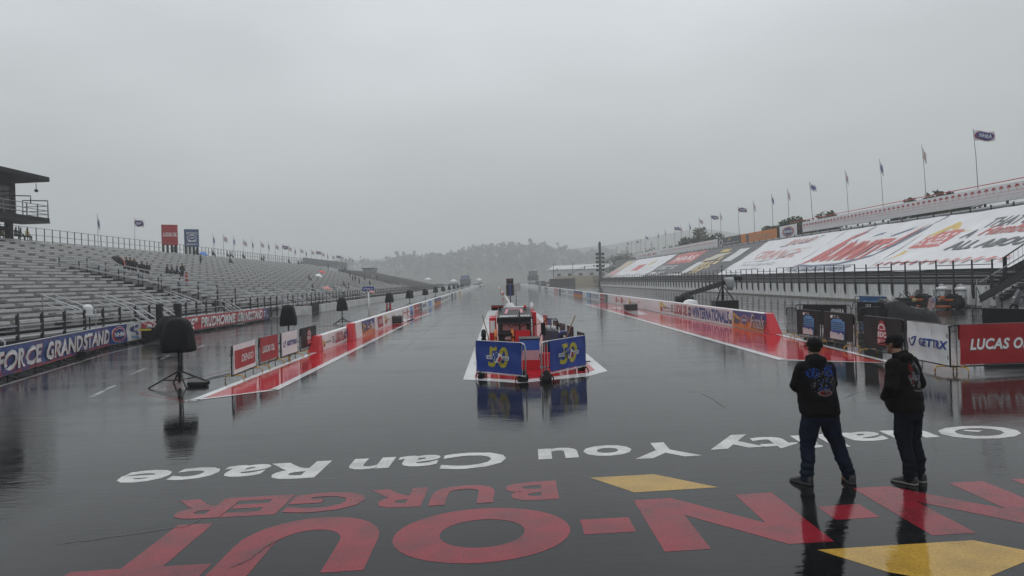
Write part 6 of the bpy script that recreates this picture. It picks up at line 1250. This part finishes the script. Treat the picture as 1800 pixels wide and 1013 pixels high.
def man_b():
    r = thing('person', 'person in a dark cap and printed hoodie turned to the left, hands in front pocket', 'person')
    hd = V((.02, .16, 1.665)); yaw = .0
    la, ra = V((-.09, -.05, .085)), V((.10, -.045, .085)); lk, rk = V((-.10, .0, .49)), V((.105, .01, .49)); lh, rh = V((-.09, -.01, .88)), V((.09, -.01, .88))
    b = MB(); tor(b, [(0, -.01, .80, .13, .09), (0, -.01, .92, .17, .115), (0, .03, 1.1, .165, .115), (0, .05, 1.3, .175, .12), (0, .065, 1.44, .15, .09), (0, .08, 1.52, .06, .06)])
    limb(b, [lh, lk, la], [.085, .055, .038]); limb(b, [rh, rk, ra], [.085, .055, .038])
    for a_ in (la, ra): limb(b, [a_, a_+V((0, .1, -.05))], [.036, .03])
    els = ((V((-.185, .06, 1.43)), V((-.275, .02, 1.17)), V((-.12, .205, 1.03))), (V((.185, .06, 1.43)), V((.275, .02, 1.17)), V((.12, .205, 1.03))))
    for q, s_ in zip(els, (-1, 1)): limb(b, list(q), [.05, .04, .03]); hand(b, q[2], (-s_*.9, .3, -.05), s_)
    limb(b, [V((0, .075, 1.48)), hd+V((0, -.01, -.06))], [.06, .056]); rt = head(b, hd, yaw, -.08)
    put(remesh(b, .0095, 2), 'body', [skind, hair], r, None, lambda c_: 1 if (c_-hd).z > -.045 and (c_-hd).y < -.025 and c_.z > 1.6 else 0)
    b = MB(); tor(b, [(0, .02, .845, .195, .16), (0, .025, .88, .215, .19), (0, .045, .97, .222, .205), (0, .05, 1.08, .216, .20), (0, .055, 1.22, .215, .175), (0, .06, 1.36, .215, .145), (0, .06, 1.44, .185, .125), (0, .065, 1.50, .112, .095), (0, .075, 1.55, .076, .08)])
    for q in els: limb(b, list(q), [.088, .078, .062])
    b.ell((0, -.01, 1.51), (.115, .06, .065), black, 16, 10); b.ell((0, -.03, 1.45), (.085, .045, .07), black, 14, 10); b.tube([(-.09, .11, 1.53), (0, .01, 1.56), (.09, .11, 1.53)], [.038, .046, .038], black, 10); b.ell((0, .215, 1.04), (.15, .06, .09), black, 14, 10)
    put(remesh(b, .0115, 3), 'hoodie', [hood2], r, (.011, hf_))
    b = MB(); tor(b, [(0, 0, .95, .175, .14), (0, -.005, .86, .19, .15), (0, -.005, .78, .185, .14), (0, 0, .73, .15, .11)])
    limb(b, [V((-.092, 0, .80)), V((-.098, .01, .62)), lk, V((-.096, -.05, .30)), la+V((0, -.005, 0))], [.108, .102, .082, .078, .07]); limb(b, [V((.092, 0, .80)), V((.098, .01, .62)), rk, V((.10, -.045, .30)), ra+V((0, -.005, 0))], [.108, .102, .082, .078, .07])
    put(remesh(b, .011, 3), 'jeans', [jean2], r, (.012, jf))
    shoes(r, ((la.x, la.y, .12), (ra.x, ra.y, -.1)), shoe, sole); cap(r, hd, rt); return r
ma = man_a(); g = G(1420, 852); ma.location = (g.x+.185, g.y+.03, 0)
mb_ = man_b(); g = G(1600, 848); mb_.location = (g.x, g.y, 0); mb_.rotation_euler.z = math.radians(28)
# ---- spectators
jk = [M('jacket_black', (.015, .015, .017), .7), M('jacket_navy', (.02, .03, .07), .7), M('jacket_grey', (.09, .09, .095), .7), M('jacket_yellow', (.42, .36, .05), .6), M('jacket_red', (.35, .03, .03), .6), M('jacket_white', (.5, .5, .5), .6)]
tr_ = M('dark_trousers', (.02, .022, .028), .8)
def spec(pose):
    b = MB(); z = 0
    if pose == 'sit':
        tor(b, [(0, 0, .42, .17, .13), (0, .02, .7, .16, .11), (0, .04, .95, .19, .11), (0, .05, 1.05, .1, .07)]); hd = V((0, .08, 1.2))
        for s_ in (-1, 1): limb(b, [V((s_*.1, 0, .45)), V((s_*.13, .42, .46)), V((s_*.13, .40, .06)), V((s_*.13, .5, .04))], [.09, .07, .05, .045]); limb(b, [V((s_*.21, .04, .96)), V((s_*.27, .12, .7)), V((s_*.1, .32, .6))], [.065, .055, .045])
    else:
        tor(b, [(0, 0, .80, .17, .12), (0, 0, 1.1, .17, .12), (0, 0, 1.36, .2, .11), (0, 0, 1.48, .09, .07)]); hd = V((0, .03, 1.64)); st_ = .16 if pose == 'walk' else .02
        for s_ in (-1, 1): limb(b, [V((s_*.1, 0, .86)), V((s_*.11, s_*st_*.6, .48)), V((s_*.11, s_*st_, .07)), V((s_*.11, s_*st_+.12, .04))], [.095, .07, .05, .045]); limb(b, [V((s_*.22, 0, 1.38)), V((s_*.27, -s_*st_*.5, 1.1)), V((s_*.22, .14-s_*st_, .92))], [.07, .06, .045])
    limb(b, [hd-V((0, 0, .2)), hd-V((0, 0, .05))], [.06, .06]); b.ell(hd, (.095, .11, .135), black, 12, 10)
    zc = .5 if pose == 'sit' else .88
    return put(remesh(b, .032, 1), 'spectator', [jk[0], tr_, skin], None, None, lambda c_: 2 if (c_.z > hd.z-.11 and c_.z < hd.z+.05 and c_.y > hd.y-.02) else 1 if (c_.z < zc-.02 or (pose == 'sit' and c_.y > .2 and c_.z < .54)) else 0)
protos = {k: spec(k) for k in ('stand', 'walk', 'sit')}
for p in protos.values():
    for s_ in p.material_slots: pass
used = set()
def spectator(px, py, pose, ci, label, z0=None, yaw=None, X=None):
    p = PX(px, py, X) if X else PL(px, py, 20., Z0L-.42+.25, RISE/RUN, -1)
    o = protos[pose] if pose not in used else protos[pose].copy()
    if pose in used: COL.objects.link(o)
    used.add(pose)
    o.name = 'person'; o.location = (p.x, p.y, p.z-.25 if not X else (z0 if z0 is not None else p.z)); o.rotation_euler.z = -PI/2+R.uniform(-.5, .5) if yaw is None else yaw
    o.scale = (.86,)*3; o.material_slots[0].link = 'OBJECT'; o.material_slots[0].material = jk[ci]; tag(o, label, 'person', 'spectators on the left grandstand'); return o
cn_ = ['black', 'navy', 'grey', 'yellow', 'red', 'white']
S = [(4, 417, 'sit', 3), (12, 417, 'sit', 5), (27, 417, 'sit', 0), (35, 418, 'sit', 0), (47, 419, 'sit', 3)]
for k, (px, py, po, ci) in enumerate(S): spectator(px, py, po, ci, f'{ORD[k]} spectator from the left under the tower, {cn_[ci]} jacket')
for k, (px, py, ci) in enumerate(((223, 479, 0), (229.5, 480, 0), (237, 482, 0), (249.5, 486, 0), (259, 488, 0))): spectator(px, py, 'stand' if k % 2 else 'walk', ci, f'{ORD[k]} standing spectator in the dark row above the ramp rail', yaw=PI+.4)
for k, (px, py, po, ci) in enumerate(((293, 482, 'sit', 0), (301, 482, 'sit', 2), (310.5, 484, 'sit', 1), (320.5, 487, 'stand', 0), (328, 505, 'stand', 4))): spectator(px, py, po, ci, f'{ORD[k]} of the group sitting right of the ramp, {cn_[ci]} jacket')
for k, (px, py, po, ci) in enumerate(((303, 443, 'sit', 0), (308.5, 445, 'stand', 0), (345, 448, 'sit', 0), (353, 465, 'stand', 0), (374, 450, 'sit', 0), (399, 452, 'sit', 0), (405.5, 452, 'sit', 0), (404, 463, 'sit', 1), (427, 454, 'sit', 0), (459, 458, 'sit', 0), (464, 460, 'stand', 0), (507, 463, 'sit', 0), (524, 465, 'sit', 0), (529, 464, 'sit', 1), (577, 474, 'stand', 0), (594, 473, 'sit', 5), (601, 475, 'sit', 0), (606, 475, 'sit', 0), (615, 488, 'stand', 0), (620, 495, 'stand', 0), (624.5, 495, 'stand', 0), (631.5, 500, 'stand', 0), (640, 492, 'sit', 0), (650, 505, 'stand', 0), (662, 493, 'stand', 0), (543, 493, 'sit', 0), (549, 512, 'sit', 0), (586, 512, 'sit', 2), (604, 504, 'sit', 0), (613, 512, 'stand', 0), (604, 520, 'stand', 5), (655, 492, 'stand', 5), (728, 508, 'stand', 4))):
    spectator(px, py, po, ci, f'{ORD[k]} scattered spectator rightwards along the upper left stand, {cn_[ci]} jacket')
def umbrella(label, px, py, m1_, m2_, tilt=.3):
    p = PL(px, py+6, 20., Z0L+.5, RISE/RUN, -1); r = thing('umbrella', label, 'umbrella', p); rt = Matrix.Rotation(tilt, 3, 'Y'); b = MB(); n = 8; vs = [p+rt @ V((0, 0, 1.0))]
    for i in (1, 2, 3): vs += [p+rt @ V((.19*i*math.cos(2*PI*j/n), .19*i*math.sin(2*PI*j/n), 1.0-.035*i*i)) for j in range(n)]
    for j in range(n):
        j2 = (j+1) % n; b.s += [True]*3; mt = m1_ if j < 4 else m2_; k = b.mi(mt); b.m += [k]*3; b.f += [[0, 1+j, 1+j2], [1+j, 9+j, 9+j2, 1+j2], [9+j, 17+j, 17+j2, 9+j2]]
    b.v = vs; b.build('canopy', r); b = MB(); b.tube([p+rt @ V((0, 0, 1.03)), p+rt @ V((0, 0, .1))], .015, darkgrey, 6); b.build('shaft', r)
umbrella('red and black umbrella lying tilted at the top of the ramp', 198, 466, redw, black, .7); umbrella('blue umbrella held high on the upper left stand', 355, 452, M('umbrella_blue', (.03, .16, .5), .5), MC['umbrella_blue']); umbrella('red umbrella in the far part of the left stand', 564, 481, redw, redw); umbrella('white umbrella next to the red one in the far left stand', 558, 488, white, white)
umbrella('orange red umbrella low in the middle of the left stand', 572, 513, M('umbrella_orange', (.5, .10, .06), .5), M('umbrella_pink', (.5, .2, .18), .5)); umbrella('pink umbrella beside the blue street sign', 650, 517, MC['umbrella_pink'], MC['umbrella_pink'])
